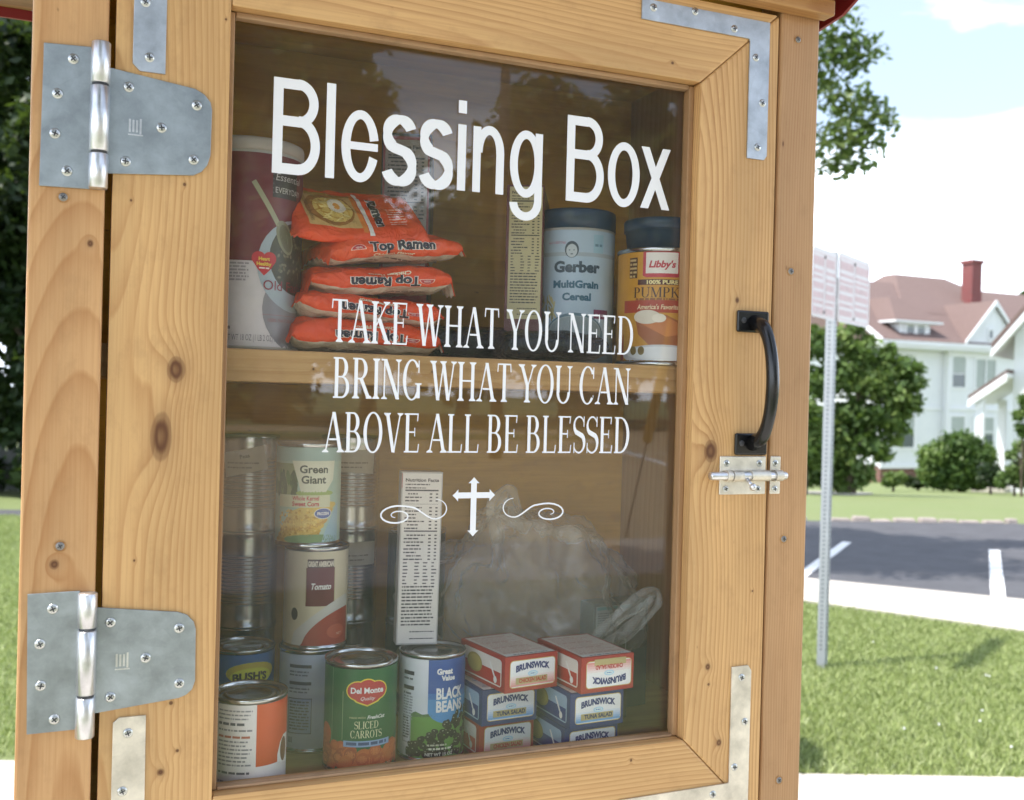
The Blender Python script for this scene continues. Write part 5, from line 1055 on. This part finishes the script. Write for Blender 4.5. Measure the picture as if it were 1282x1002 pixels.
# ================================================================== STREET SIGN
def sign_post():
    base = street(1.853, 6.07); dirn = Vector((.345, .475)).normalized(); d3 = (RGT0 * dirn.x + FWD0 * dirn.y); ang = math.atan2(d3.y, d3.x)
    t = empty('parking_sign', (base.x, base.y, 0), ang); tag(t, 'pair of white sign plates with faded red print on a perforated steel post', 'sign')
    m = MB(); w = .024
    m.box(-w, w, -w, -w + .004, -.05, 2.44).box(-w, -w + .004, -w + .004, w, -.05, 2.44).box(w - .004, w, -w + .004, w, -.05, 2.44).box(-w + .004, w - .004, w - .004, w, -.05, 2.44)
    m.build('post', M['galv_post'], t)
    h = MB()
    for k in range(86):
        z = .12 + k * .0254
        h.lathe([(.0055, 0), (.0055, .0012)], 8, 0, False, Matrix.Translation((0, -w - .001, z)) @ Matrix.Rotation(R(90), 4, 'X')); h.lathe([(.0055, 0), (.0055, .0012)], 8, 0, False, Matrix.Translation((-w - .0001, 0, z)) @ Matrix.Rotation(R(-90), 4, 'Y'))
    o = h.build('post_hole', M['recess'], t); tag(o, kind='stuff')
    def plate(x0, x1, z0, z1, cols, seed, label):
        pts = []; r = .03
        for cx_, cz_, a in ((x1 - r, z1 - r, 0), (x0 + r, z1 - r, 90), (x0 + r, z0 + r, 180), (x1 - r, z0 + r, 270)): pts += arc(cx_, cz_, r, r, a, a + 90, 4)
        p = MB().prism(pts, -.031, -.029, 'y').build('sign_plate', M['sign_white'], t); p['label'] = label
        g = MB(); rr = random.Random(seed)
        for (u0, u1) in cols:
            z = z1 - .05
            for k, hh in enumerate((.05, .018, .018, .035, .035, .02, .035, .02, .02)):
                if z - hh < z0 + .02: break
                x = u0 + .01
                while x < u1 - .02:
                    ww = rr.uniform(.012, .045); g.box(x, min(x + ww, u1 - .01), -.0325, -.0312, z - hh, z); x += ww + .01
                z -= hh + rr.uniform(.012, .024)
            g.box(u0, u1, -.0322, -.0312, z1 - .034, z1 - .030); g.box(u0, u1, -.0322, -.0312, z0 + .016, z0 + .020)
            g.box(u0, u0 + .004, -.0322, -.0312, z0 + .020, z1 - .034); g.box(u1 - .004, u1, -.0322, -.0312, z0 + .020, z1 - .034)
        g.build('sign_print', M['sign_red'], p)
        for z in (z0 + .035, z1 - .045): MB().lathe([(.009, 0), (.008, .004)], 10, 0, True, Matrix.Translation(((x0 + x1) / 2, -.0312, z)) @ Matrix.Rotation(R(90), 4, 'X')).build('bolt', M['recess'], p)
    plate(.015, .60, 2.035, 2.445, [(.04, .29), (.32, .575)], 3, 'wide plate with two columns of faded red print'); plate(-.42, -.02, 2.035, 2.425, [(-.20, -.04), (-.40, -.23)], 5, 'plate on the near side of the post')
sign_post()

# ================================================================== VEGETATION
def leaves(centres, radii, n, size, seed, flat=.8, tints=None):
    rg = np.random.default_rng(seed); k = len(centres); w = np.array([r[0] * r[1] for r in radii]); w = w / w.sum(); idx = rg.choice(k, n, p=w)
    c = np.array(centres)[idx]; r = np.array(radii)[idx]
    d = rg.normal(size=(n, 3)); d /= np.linalg.norm(d, axis=1)[:, None]; rad = rg.uniform(.25, 1, n) ** .45; jit = 1 + rg.normal(size=n) * .20
    p = c + d * r * (rad * jit)[:, None]
    t1 = rg.normal(size=(n, 3)); t1 /= np.linalg.norm(t1, axis=1)[:, None]; nn = rg.normal(size=(n, 3)) + np.array([0, 0, .9]) + d * .6; nn /= np.linalg.norm(nn, axis=1)[:, None]
    t1 = t1 - nn * (t1 * nn).sum(1)[:, None]; t1 /= np.linalg.norm(t1, axis=1)[:, None]; t2 = np.cross(nn, t1)
    s = size * rg.uniform(.6, 1.35, n)[:, None]; a = t1 * s; b = t2 * s * .55
    V = np.stack([p - a, p - b * 1.0 + a * .1 - nn * s * .12, p + a, p + b + a * .1 - nn * s * .12], 1).reshape(-1, 3); F = np.arange(4 * n).reshape(n, 4)
    base = rg.uniform(.0, .6, k)[idx] + rg.uniform(-.15, .45, n); return V, F, np.clip(base, 0, 1)
def tree(name, label, cat, foot, trunk_r, fork_z, clumps, n, leaf, mat, seed, group=None, limbs=9, lean=(0, 0)):
    """clumps = (x, y, z, rx, rz) in world metres; returns the root"""
    t = empty(name, foot); tag(t, label, cat, group); f = Vector(foot); rr = random.Random(seed)
    rel = [(c[0] - f.x, c[1] - f.y, c[2] - f.z) for c in clumps]; radii = [(c[3], c[3], c[4]) for c in clumps]
    V, F, T = leaves(rel, radii, n, leaf, seed); np_mesh('crown', V, F, mat, t, T)
    m = MB(); top = max(c[2] for c in rel); cx_ = sum(c[0] for c in rel) / len(rel); cy_ = sum(c[1] for c in rel) / len(rel)
    pts = [(0, 0, -.15), (0.02, 0, fork_z * .25), (lean[0] * .4, lean[1] * .4, fork_z * .7), (lean[0], lean[1], fork_z), ((lean[0] + cx_) / 2, (lean[1] + cy_) / 2, (fork_z + top) / 2), (cx_, cy_, top * .9)]
    m.tube(pts, [trunk_r * 1.45, trunk_r * 1.05, trunk_r * .9, trunk_r * .8, trunk_r * .42, trunk_r * .12], 10); m.build('trunk', M['bark'], t)
    lm = MB()
    for c in rr.sample(rel, min(limbs, len(rel))):
        z0 = fork_z * rr.uniform(.85, 1.1); a = Vector((lean[0], lean[1], z0)); b = Vector(c); mid = a.lerp(b, .5) + Vector((rr.uniform(-.1, .1), rr.uniform(-.1, .1), .12 * (b - a).length)) * 1.0
        lm.tube([a, a.lerp(mid, .55), mid, b], [trunk_r * .42, trunk_r * .32, trunk_r * .2, trunk_r * .06], 6)
    lm.build('limb', M['bark'], t); return t
def blob_clumps(cx_, cy_, cz_, rx, rz, n, cr, seed, squash=.8):
    rr = random.Random(seed); out = []
    for i in range(n):
        while True:
            d = Vector((rr.gauss(0, 1), rr.gauss(0, 1), rr.gauss(0, 1)))
            if d.length > .1: break
        d.normalize(); k = rr.uniform(.35, .92); s = cr * rr.uniform(.65, 1.25)
        out.append((cx_ + d.x * rx * k, cy_ + d.y * rx * k, cz_ + d.z * rz * k, s, s * squash))
    return out
# shade tree whose crown shows past the box's upper right corner
cl = [(7.30,7.90,5.47,.34,.28),(7.46,7.84,5.26,.30,.22),(7.66,7.79,5.30,.20,.15),(7.20,7.95,5.05,.22,.25),(7.28,7.91,4.80,.24,.20),(7.50,7.80,4.78,.24,.16),(7.62,7.77,4.62,.26,.20),(7.76,7.72,4.55,.20,.16),(7.38,7.88,4.50,.32,.25),(7.60,7.79,4.34,.24,.18),(7.22,7.94,4.26,.30,.25),(7.38,7.87,4.08,.26,.18),(7.50,7.82,4.13,.20,.15),(7.16,7.96,5.3,.35,.3)]
cl += blob_clumps(4.6, 8.0, 5.9, 1.75, 1.6, 75, .50, 5)
tree('shade_tree', 'shade tree whose leafy crown shows past the upper right corner of the cabinet', 'tree', (4.9, 8.3, 0), .16, 2.9, cl, 34000, .050, M['leaf_b'], 11)
# trees over the lot, out of view to the right of it: none. Round tree in front of the white house
def at(px, py, Z): return street((px - 641) / 1300 * Z, Z, 1.55 + (577 - .026 * (3761 - px) - py) / 1300 * Z)
def gz(p): return ground_z(p.x, p.y)
def clumps_at(spec, Z):
    out = []
    for px, py, r, *dz in spec:
        p = at(px, py, Z + (dz[0] if dz else 0)); s = r / 1300 * Z; out.append((p.x, p.y, p.z, s, s * .85))
    return out
p = at(1066, 600, 25); foot = (p.x, p.y, gz(p))
tree('garden_tree', 'dense round garden tree in front of the white house, right of the sign post', 'tree', foot, .13, 1.2,
     clumps_at([(1045,425,20),(1075,440,22),(1020,430,24),(1100,470,22),(1128,462,18),(1142,480,16),(1120,495,22),(1085,480,26),(1050,470,26),(1020,480,28),(1138,508,16),(1115,525,20),(1090,520,24),(1060,520,26),(1030,530,28),(1075,555,24),(1050,565,24),(1098,555,16),(1020,570,22),(1066,585,16),(1040,600,14),(1108,448,13),(1132,536,9,.5),(1070,412,10),(1150,462,8),(1112,436,8),(1145,500,9),(1085,425,9),(1040,590,18),(1055,605,12),(1075,602,12),(1085,592,14),(1020,595,16),(1108,570,12),(1120,548,12)], 25), 10500, .10, M['leaf_b'], 21)
p = at(1010, 604, 24); foot = (p.x, p.y, gz(p))
tree('slender_tree', 'thin tree half hidden behind the right cabinet post', 'tree', foot, .06, 1.5, clumps_at([(1010,560,20),(1030,575,14),(1005,520,22),(1018,545,16)], 24), 5000, .09, M['leaf_b'], 22)
def bush(label, spec, Z, n, leaf, mat, seed, name='bush', cat='bush'):
    cs = clumps_at(spec, Z); zmin = min(c[2] for c in cs); fx = sum(c[0] for c in cs) / len(cs); fy = sum(c[1] for c in cs) / len(cs)
    return tree(name, label, cat, (fx, fy, ground_z(fx, fy)), .04, .25, cs, n, leaf, mat, seed, limbs=6)
bush('big rounded clipped bush on the lawn before the white house', [(1172,572,20),(1180,590,18),(1195,560,20),(1215,565,22),(1200,585,22),(1222,590,20),(1232,570,16),(1185,565,16),(1208,552,14),(1165,592,13),(1238,590,14),(1175,602,11),(1190,603,12),(1208,604,12),(1226,603,12),(1240,600,10)], 33, 16000, .085, M['leaf_a'], 31)
bush('small pale green shrub left of the big rounded bush', [(1120,600,9),(1128,598,8),(1114,604,6)], 31, 2500, .07, M['leaf_b'], 32)
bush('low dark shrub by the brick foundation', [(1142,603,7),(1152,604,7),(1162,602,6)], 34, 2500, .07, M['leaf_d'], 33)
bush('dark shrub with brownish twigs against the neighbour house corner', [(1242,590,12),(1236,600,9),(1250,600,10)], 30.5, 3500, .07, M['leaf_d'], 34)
bush('loose leafy shrub in front of the bright neighbour house', [(1262,598,9),(1272,590,10),(1280,600,12),(1268,570,7),(1280,560,9),(1255,606,6),(1290,585,16)], 29, 4200, .07, M['leaf_b'], 35)
bush('tall airy sapling at the right edge before the neighbour house', [(1281,500,7),(1276,520,7),(1284,540,9),(1288,510,10),(1278,535,6)], 28.5, 1500, .07, M['leaf_b'], 36, 'sapling', 'sapling')
bush('distant treetop behind the roof at the right edge', [(1284,372,9),(1290,385,14),(1296,420,22)], 78, 3500, .3, M['leaf_a'], 37, 'far_tree', 'tree')
sh = [(2.55, 2.88, .25, .20, .16), (2.62, 2.80, .45, .20, .16), (2.50, 2.86, .68, .18, .16), (2.66, 2.86, .30, .18, .16)]  # unseen shrub, added to cast the dark patch on the grass
tree('shadow_shrub', 'unseen low shrub added behind the right cabinet post to cast a shadow on the grass', 'shrub', (2.58, 2.85, 0), .01, .05, sh, 6000, .03, M['leaf_d'], 38, limbs=2)
# dark trees beyond the left edge of the box
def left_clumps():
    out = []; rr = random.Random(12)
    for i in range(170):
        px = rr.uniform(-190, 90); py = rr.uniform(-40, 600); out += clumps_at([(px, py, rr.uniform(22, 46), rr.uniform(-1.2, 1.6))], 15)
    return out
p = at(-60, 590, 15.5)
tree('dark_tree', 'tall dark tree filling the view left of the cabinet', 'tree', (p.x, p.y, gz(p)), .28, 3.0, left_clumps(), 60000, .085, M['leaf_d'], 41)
# hedge foot and a grey fence seen under it
fb = at(10, 600, 16.5); 
t = empty('board_fence', (-4.0, 15.6, ground_z(-4, 15.6))); tag(t, 'weathered grey board fence under the dark tree on the left', 'fence')
fw = simple('grey_fence_wood', (0.20, 0.20, 0.20), 0.9, 0, 0.2, 8)
fbm = MB().box(0, .138, 0, .02, 0, 1.25).mesh('fence_board', fw)
for i in range(34):
    o = bpy.data.objects.new('fence_board', fbm); COL.objects.link(o); o.parent = t; o.location = (i * .145, 0, random.uniform(-.01, .01))
for z in (.3, 1.0): MB().box(0, 4.9, .021, .06, z, z + .09).build('fence_rail', fw, t)

# grass: blades as one mass, over what is in view of the lawns near the box
def grass(n, region, h, seed, name):
    rg = np.random.default_rng(seed); pts = region(rg, n); n = len(pts); ang = rg.uniform(0, 2 * PI, n); hh = h * rg.uniform(.45, 1.3, n); w = .0022 + .0016 * rg.uniform(0, 1, n)
    lean = rg.normal(size=(n, 2)) * .55 * hh[:, None]; a = np.stack([np.cos(ang), np.sin(ang), np.zeros(n)], 1) * w[:, None]
    mid = pts + np.concatenate([lean * .35, (hh * .6)[:, None]], 1); tip_ = pts + np.concatenate([lean, hh[:, None]], 1)
    V = np.stack([pts - a, pts + a, mid + a * .7, tip_, mid - a * .7], 1).reshape(-1, 3); F = np.arange(5 * n).reshape(n, 5)
    return tag(np_mesh(name, V, F, M['blade'], None, np.clip(rg.uniform(0, 1, n) ** 1.2 * .9 + .05, 0, 1)), kind='stuff')
def side(p, a, b): return (b[0] - a[0]) * (p[:, 1] - a[1]) - (b[1] - a[1]) * (p[:, 0] - a[0])
def reg_right(rg, n):
    px = rg.uniform(985, 1310, n * 3); Z = np.sqrt(rg.uniform(4.2 ** 2, 9.6 ** 2, n * 3)); r = (px - 641) / 1300 * Z
    p = np.stack([RGT0.x * r + FWD0.x * Z, RGT0.y * r + FWD0.y * Z - .98, np.zeros(n * 3)], 1)
    ok = (side(p, (-.243, 3.70), (2.813, 2.523)) > .0) & (side(p, (5.22, 5.53), (6.03, 4.24)) < 0.0) & (side(p, (1.35, 9.6), (5.22, 5.53)) < 0)
    return p[ok][:n]
def reg_left(rg, n):
    px = rg.uniform(-20, 60, n); Z = np.sqrt(rg.uniform(4.3 ** 2, 12 ** 2, n)); r = (px - 641) / 1300 * Z
    p = np.stack([RGT0.x * r + FWD0.x * Z, RGT0.y * r + FWD0.y * Z - .98, np.zeros(n)], 1); return p[side(p, (-.243, 3.70), (2.813, 2.523)) > .0]
grass(42000, reg_right, .036, 51, 'grass'); grass(16000, reg_left, .045, 52, 'grass')
# clover heads
rr = random.Random(77); clv = MB()
for i in range(9):
    Z = rr.uniform(4.6, 7.2); q = street((rr.uniform(1010, 1290) - 641) / 1300 * Z, Z)
    if (6.03-5.22)*(q.y-5.53)-(4.24-5.53)*(q.x-5.22) < 0 and (2.813+.243)*(q.y-3.70)-(2.523-3.70)*(q.x+.243) > .1:
        clv.lathe([(.001, .022), (.005, .025), (.006, .029), (.003, .033), (.001, .034)], 6, 0, True, Matrix.Translation((q.x, q.y, 0)))
tag(clv.build('clover_flowers', M['vinyl']), kind='stuff')

# ================================================================== HOUSES
HO = (38.3536, 37.2138); HA = R(1.4)
house = empty('white_house', (HO[0], HO[1], -2.1), HA); tag(house, 'large white clapboard house with red brown roof, brick chimney and arched window', 'house')
ZO = 2.1
def hb(name, x0, x1, y0, y1, z0, z1, mat, parent=house, bev=0): return MB().box(x0, x1, y0, y1, z0 + ZO, z1 + ZO).build(name, M[mat] if isinstance(mat, str) else mat, parent, bev)
def hp_(name, vs, fs, mat, parent=house): return MB().add([(x, y, z + ZO) for x, y, z in vs], fs).build(name, M[mat], parent)
hb('wall', -3.5, 0.30, .30, 10.5, -1.30, 4.30, 'siding'); hb('wall', .301, 13.0, 0, 10.5, -1.30, 4.30, 'siding')
hb('foundation', -3.45, .26, .36, 10.4, -2.3, -1.301, 'brick_dark'); hb('foundation', .36, 12.9, .06, 10.4, -2.3, -1.301, 'brick_dark')
hb('corner_board', -3.56, -3.40, .24, .40, -1.29, 4.29, 'white_paint'); hb('corner_board', .28, .44, -.045, .12, -1.29, 4.29, 'white_paint'); hb('corner_board', 4.9, 5.05, -.045, .12, -1.29, 4.29, 'white_paint')
hb('belt_course', -3.54, .27, .235, .299, 1.42, 1.56, 'white_paint'); hb('belt_course', .45, 4.89, -.065, -.001, 1.42, 1.56, 'white_paint')
hb('sill_board', -3.6, .27, .20, .299, -1.40, -1.24, 'white_paint')
hb('cornice', -4.30, 13.6, -.42, -.001, 4.28, 4.42, 'white_paint'); hb('cornice', -4.36, 13.66, -.50, -.05, 4.421, 4.62, 'white_paint'); hb('cornice', -4.30, .299, .0, .29, 4.28, 4.42, 'white_paint'); hb('frieze', .45, 4.89, -.06, -.002, 4.02, 4.279, 'white_paint')
# roofs: slope 0.64
def gable(name, x0, x1, yb, zb, yr, zr, mat='shingles', th=.10):
    return MB().prism([(yb, zb), (yr, zr), (2 * yr - yb, zb)], x0, x1, 'x', M=Matrix.Translation((0, 0, ZO))).build(name, M[mat], house)
gable('roof', -4.35, 13.6, -.50, 4.63, 4.82, 8.04); 
mb = MB().add([(x, y, z + ZO) for x, y, z in [(-.6, 2.0, 6.25), (9.6, 2.0, 6.25), (9.6, 9.6, 6.25), (-.6, 9.6, 6.25), (2.0, 5.4, 8.64), (5.6, 5.4, 8.64), (5.6, 6.2, 8.64), (2.0, 6.2, 8.64)]], [(0,1,5,4),(1,2,6,5),(2,3,7,6),(3,0,4,7),(4,5,6,7),(0,3,2,1)]); mb.build('roof', M['shingles'], house)
MB().add([(x, y, z + ZO) for x, y, z in [(8.0, 4.5, 5.4), (17.5, 4.5, 5.4), (17.5, 12, 5.4), (8.0, 12, 5.4), (10.5, 8, 8.38), (14.0, 8, 8.38), (14.0, 8.5, 8.38), (10.5, 8.5, 8.38)]], [(0,1,5,4),(1,2,6,5),(2,3,7,6),(3,0,4,7),(4,5,6,7),(0,3,2,1)]).build('roof', M['shingles'], house)
hb('wall', 13.01, 17.2, 4.9, 11.5, -1.3, 5.39, 'siding')
# rake boards on the left gable end and its wall
MB().prism([(-.48, 4.35), (4.82, 7.78), (10.1, 4.35)], -3.5, -3.45, 'x', M=Matrix.Translation((0, 0, ZO))).build('gable_wall', M['siding'], house)
for y0, z0, y1, z1 in ((-.56, 4.60, 4.82, 8.02), ): MB().prism([(y0, z0 - .16), (y1, z1 - .12), (y1, z1 + .10), (y0, z0 + .06)], -4.45, -4.351, 'x', M=Matrix.Translation((0, 0, ZO))).build('rake_board', M['white_paint'], house)
# front gable over the bay
gc, gw_, gz0, gzt, gy = 2.85, 1.85, 4.70, 6.74, -.44
MB().add([(x, y, z + ZO) for x, y, z in [(gc - gw_, gy + .12, gz0), (gc + gw_, gy + .12, gz0), (gc, gy + .12, gzt - .10)]] + [(x, y, z + ZO) for x, y, z in [(gc - gw_, gy + .17, gz0), (gc + gw_, gy + .17, gz0), (gc, gy + .17, gzt - .10)]], [(0,1,2),(5,4,3),(0,3,4,1),(1,4,5,2),(2,5,3,0)]).build('pediment', M['siding'], house)
for sgn in (-1, 1):
    e = gc + sgn * (gw_ + .12); A4 = [(gc, gy, gzt), (e, gy, gz0 - .05), (e, 3.1 - 2.8, gz0 - .05), (gc, 3.3, gzt)]
    vs = A4 + [(x, y, z + .09) for x, y, z in A4]; hp_('roof', vs, [(0,1,2,3),(7,6,5,4),(0,4,5,1),(1,5,6,2),(2,6,7,3),(3,7,4,0)], 'shingles')
    MB().prism([(gc, gzt + .10 + ZO), (e, gz0 + .05 + ZO), (e, gz0 - .13 + ZO), (gc, gzt - .16 + ZO)][::sgn], gy - .07, gy - .002, 'y').build('rake_board', M['white_paint'], house)
hb('pediment_sill', gc - gw_ - .2, gc + gw_ + .2, gy - .07, gy + .119, gz0 - .13 - .06, gz0 - .13 + .06, 'white_paint')
def window(x0, x1, z0, z1, y, arch_=False, mull=0, rail=True, shade=.55, parent=house):
    t = empty('window', (0, 0, 0)); t.parent = parent; fw = .10
    MB().box(x0 - fw, x0, y - .05, y - .002, z0 + ZO - fw, z1 + ZO + (0 if arch_ else fw)).box(x1, x1 + fw, y - .05, y - .002, z0 + ZO - fw, z1 + ZO + (0 if arch_ else fw)).box(x0, x1, y - .055, y - .002, z0 + ZO - fw, z0 + ZO).build('frame', M['white_paint'], t)
    if not arch_: MB().box(x0, x1, y - .05, y - .002, z1 + ZO, z1 + ZO + fw).build('head', M['white_paint'], t)
    if arch_:
        cx_, rx = (x0 + x1) / 2, (x1 - x0) / 2; m = MB()
        for q in ring(cx_, z1 + ZO, rx + fw, rx + fw, fw, fw, 0, 180, 14): m.prism(q[::-1], y - .05, y - .002, 'y')
        m.build('arch_frame', M['white_paint'], t); MB().prism([(cx_ + rx * math.cos(R(a)), z1 + ZO + rx * math.sin(R(a))) for a in range(0, 181, 15)], y - .012, y - .003, 'y').build('pane', M['curtain'], t)
    zm = z0 + (z1 - z0) * (1 - shade)
    MB().box(x0, x1, y - .012, y - .003, zm + ZO, z1 + ZO - .0005).build('pane', M['curtain'], t); MB().box(x0, x1, y - .012, y - .003, z0 + ZO, zm + ZO - .001).build('pane', M['window_glass'], t)
    m = MB()
    if rail: m.box(x0, x1, y - .03, y - .013, (z0 + z1) / 2 + ZO - .03, (z0 + z1) / 2 + ZO + .03)
    for k in range(mull): xm = x0 + (x1 - x0) * (k + 1) / (mull + 1); m.box(xm - .05, xm + .05, y - .045, y - .031, z0 + ZO, z1 + ZO)
    if m.v: m.build('bar', M['white_paint'], t)
    return t
window(.56, 1.40, 2.55, 3.85, 0, True, 0, True, .45); window(2.12, 3.42, 2.53, 3.94, 0, False, 1, False, 1.0 - .001); window(.56, 1.42, -.3, 1.10, 0, shade=.5); window(2.12, 3.38, -.3, 1.09, 0, False, 1, shade=.6)
window(-2.4, -1.5, 2.5, 3.9, .30); window(-2.4, -1.5, -.4, 1.0, .30); 
hb('cellar_door', -.95, -.45, .20, .29, -1.9, -1.42, 'white_paint')
t_ = window(2.55, 2.79, 4.98, 5.38, gy + .115, rail=False, shade=.2)
# dormer
dy = .14
hb('dormer_wall', -2.72, -.80, dy, 2.2, 4.75, 5.50, 'siding')
window(-2.30, -1.84, 4.98, 5.42, dy, rail=False, shade=.3); window(-1.62, -1.16, 4.98, 5.42, dy, rail=False, shade=.3)
hb('dormer_eave', -3.25, -.25, dy - .30, 2.3, 5.501, 5.60, 'white_paint')
MB().add([(x, y, z + ZO) for x, y, z in [(-3.25, dy - .30, 5.602), (-.25, dy - .30, 5.602), (-.25, 3.0, 5.602), (-3.25, 3.0, 5.602), (-2.1, 1.5, 6.85), (-1.3, 1.5, 6.85), (-1.3, 3.4, 6.85), (-2.1, 3.4, 6.85)]], [(0,1,5,4),(1,2,6,5),(2,3,7,6),(3,0,4,7),(4,5,6,7),(0,3,2,1)]).build('roof', M['shingles'], house)
hb('chimney', 4.75, 5.45, 2.75, 3.45, 5.5, 9.15, 'brick'); hb('chimney_cap', 4.68, 5.52, 2.68, 3.52, 9.151, 9.34, 'brick')
# neighbour house at the right edge
nb_a = math.atan2((RGT0 * .8 + FWD0 * -.6).y, (RGT0 * .8 + FWD0 * -.6).x)
np_ = at(1268, 600, 35); NZ = -1.05
nh = empty('neighbour_house', (np_.x, np_.y, NZ), nb_a); tag(nh, 'bright sunlit white gabled house at the right edge of the view', 'house')
def nbx(name, x0, x1, y0, y1, z0, z1, mat): return MB().box(x0, x1, y0, y1, z0, z1).build(name, M[mat], nh)
MB().prism([(0, -.3), (7, -.3), (7, 5.1), (3.5, 9.48), (0, 5.1)], 0, 9, 'y').build('wall', M['siding'], nh)
for s0, s1, sg in ((-.6, 3.5, 1), (7.6, 3.5, -1)):
    q = [(s0, 4.38), (s1, 9.5), (s1, 9.74), (s0, 4.56)][::sg]
    MB().prism(q, -.6, 9.3, 'y').build('soffit', M['white_paint'], nh); MB().prism([(u, v + .25) for u, v in q], -.58, 9.28, 'y').build('roof', M['shingles'], nh); MB().prism([(u, v - .08) for u, v in q], -.68, -.601, 'y').build('rake_board', M['white_paint'], nh)
pr_ = [(-1.2, 2.75), (-.01, 3.65), (-.01, 3.78), (-1.2, 2.88)]
MB().prism(pr_, -1.0, 3.0, 'y').build('porch_soffit', M['white_paint'], nh); MB().prism([(u, v + .135) for u, v in pr_], -.98, 2.98, 'y').build('porch_roof', M['shingles'], nh); MB().prism([(u, v - .14) for u, v in pr_], -1.06, -1.001, 'y').build('porch_fascia', M['white_paint'], nh)
for x, y in ((-.85, -.75), (-.85, 2.6)): nbx('porch_column', x - .13, x + .13, y - .13, y + .13, -.3, 2.92, 'white_paint')
nbx('porch_floor', -1.05, -.01, -.9, 2.9, -.35, -.05, 'concrete')
nbx('window', 1.2, 2.0, -.05, -.002, 1.0, 2.6, 'window_glass')

# ================================================================== ACROSS THE STREET BEHIND THE CAMERA (seen mirrored in the glass)
def rtree(label, x, y, trunk_r, h0, crown, n, leaf, mat, seed, ncl=46, cr=1.0):
    k = 1.0 if y > -20 else 1.9
    tree('street_tree', label, 'tree', (x * k, y * k, 0), trunk_r * k, h0 * k, blob_clumps(*[c * k for c in crown], ncl, cr * k, seed), n, leaf * k, mat, seed, limbs=12)
rtree('tall street tree across the road behind the viewer, left in the reflection', 4.3, -25.3, .30, 3.2, (4.1, -25.4, 7.4, 4.1, 4.6), 24000, .19, M['leaf_y'], 61)
rtree('broad street tree across the road behind the viewer, right in the reflection', 12.75, -24.2, .30, 3.0, (12.9, -24.3, 6.2, 3.2, 3.5), 20000, .19, M['leaf_y'], 62)
rtree('low street tree far across the road behind the viewer', 9.6, -36.0, .25, 2.2, (9.6, -36.2, 4.6, 5.2, 3.2), 14000, .24, M['leaf_a'], 63)
rtree('far street tree beyond the right one behind the viewer', 22.5, -35.0, .25, 2.2, (22.5, -35.2, 6.6, 5.4, 4.8), 16000, .24, M['leaf_a'], 64)
rtree('far street tree beyond the left one behind the viewer', -6.0, -34.0, .25, 2.2, (-6, -34.2, 7.6, 6.0, 5.6), 16000, .24, M['leaf_a'], 65)
for k, (x, y, r, z, hh) in enumerate([(10.5, -28.5, 2.9, 4.4, 3.1), (-2, -31, 3.6, 3.4, 3.2), (4.5, -30.5, 3.4, 3.2, 3.0), (15.5, -32, 3.6, 3.4, 3.3), (20, -29, 3.4, 3.4, 3.2), (27, -31, 4.0, 4.0, 3.8), (31, -44, 5, 5.4, 5.2)]):
    rtree(['full crowned tree', 'bushy tree', 'rounded low tree', 'hedge-like tree', 'stout tree', 'broad low tree', 'far big tree'][k] + ' in the row across the road behind the viewer', x, y, .2, 1.2, (x, y - .1, z, r, hh), 9000, .24, M['leaf_y'] if k % 2 else M['leaf_b'], 80 + k, 30, 1.1)
# unseen tree added behind the viewer: shades the grass mirrored low in the glass
rtree('unseen leafy tree on the near verge behind the viewer, added for its shade', -2.8, -7.2, .22, 4.2, (-1.6, -7.0, 7.2, 3.3, 1.9), 28000, .11, M['leaf_a'], 66, 60, .9)
# utility pole, wires and the guy wire with its yellow guard
up = empty('utility_pole', (9.4, -22.5, 0)); tag(up, 'wooden utility pole with wires behind the viewer', 'pole')
MB().tube([(0, 0, -.1), (0, 0, 11)], [.16, .11], 12).build('pole', M['bark'], up); MB().box(-1.2, 1.2, -.06, .06, 10.1, 10.22).build('crossarm', M['bark'], up)
for k, dx in enumerate((-1.1, 0, 1.1)): MB().tube([(dx - 30, -12, 9.6), (dx - 15, -5.5, 9.2), (dx, 0, 10.3), (dx + 16, 7, 9.2), (dx + 34, 14, 9.9)], .012, 6).build('wire', M['cable'], up)
gw = empty('guy_wire', (5.65, -9.15, 0)); tag(gw, 'guy wire with a yellow guard mirrored in the lower right of the glass', 'wire')
A0, A1 = Vector((0, 0, 0)), Vector((4.826 - 5.65, -6.764 + 9.15, 2.60)); dd = A1
MB().tube([A0, A1 * 3.2], .010, 6).build('wire', M['cable'], gw); MB().tube([A1 * .44, A1 * 1.02], .05, 8).build('wire_guard', M['yellow'], gw)
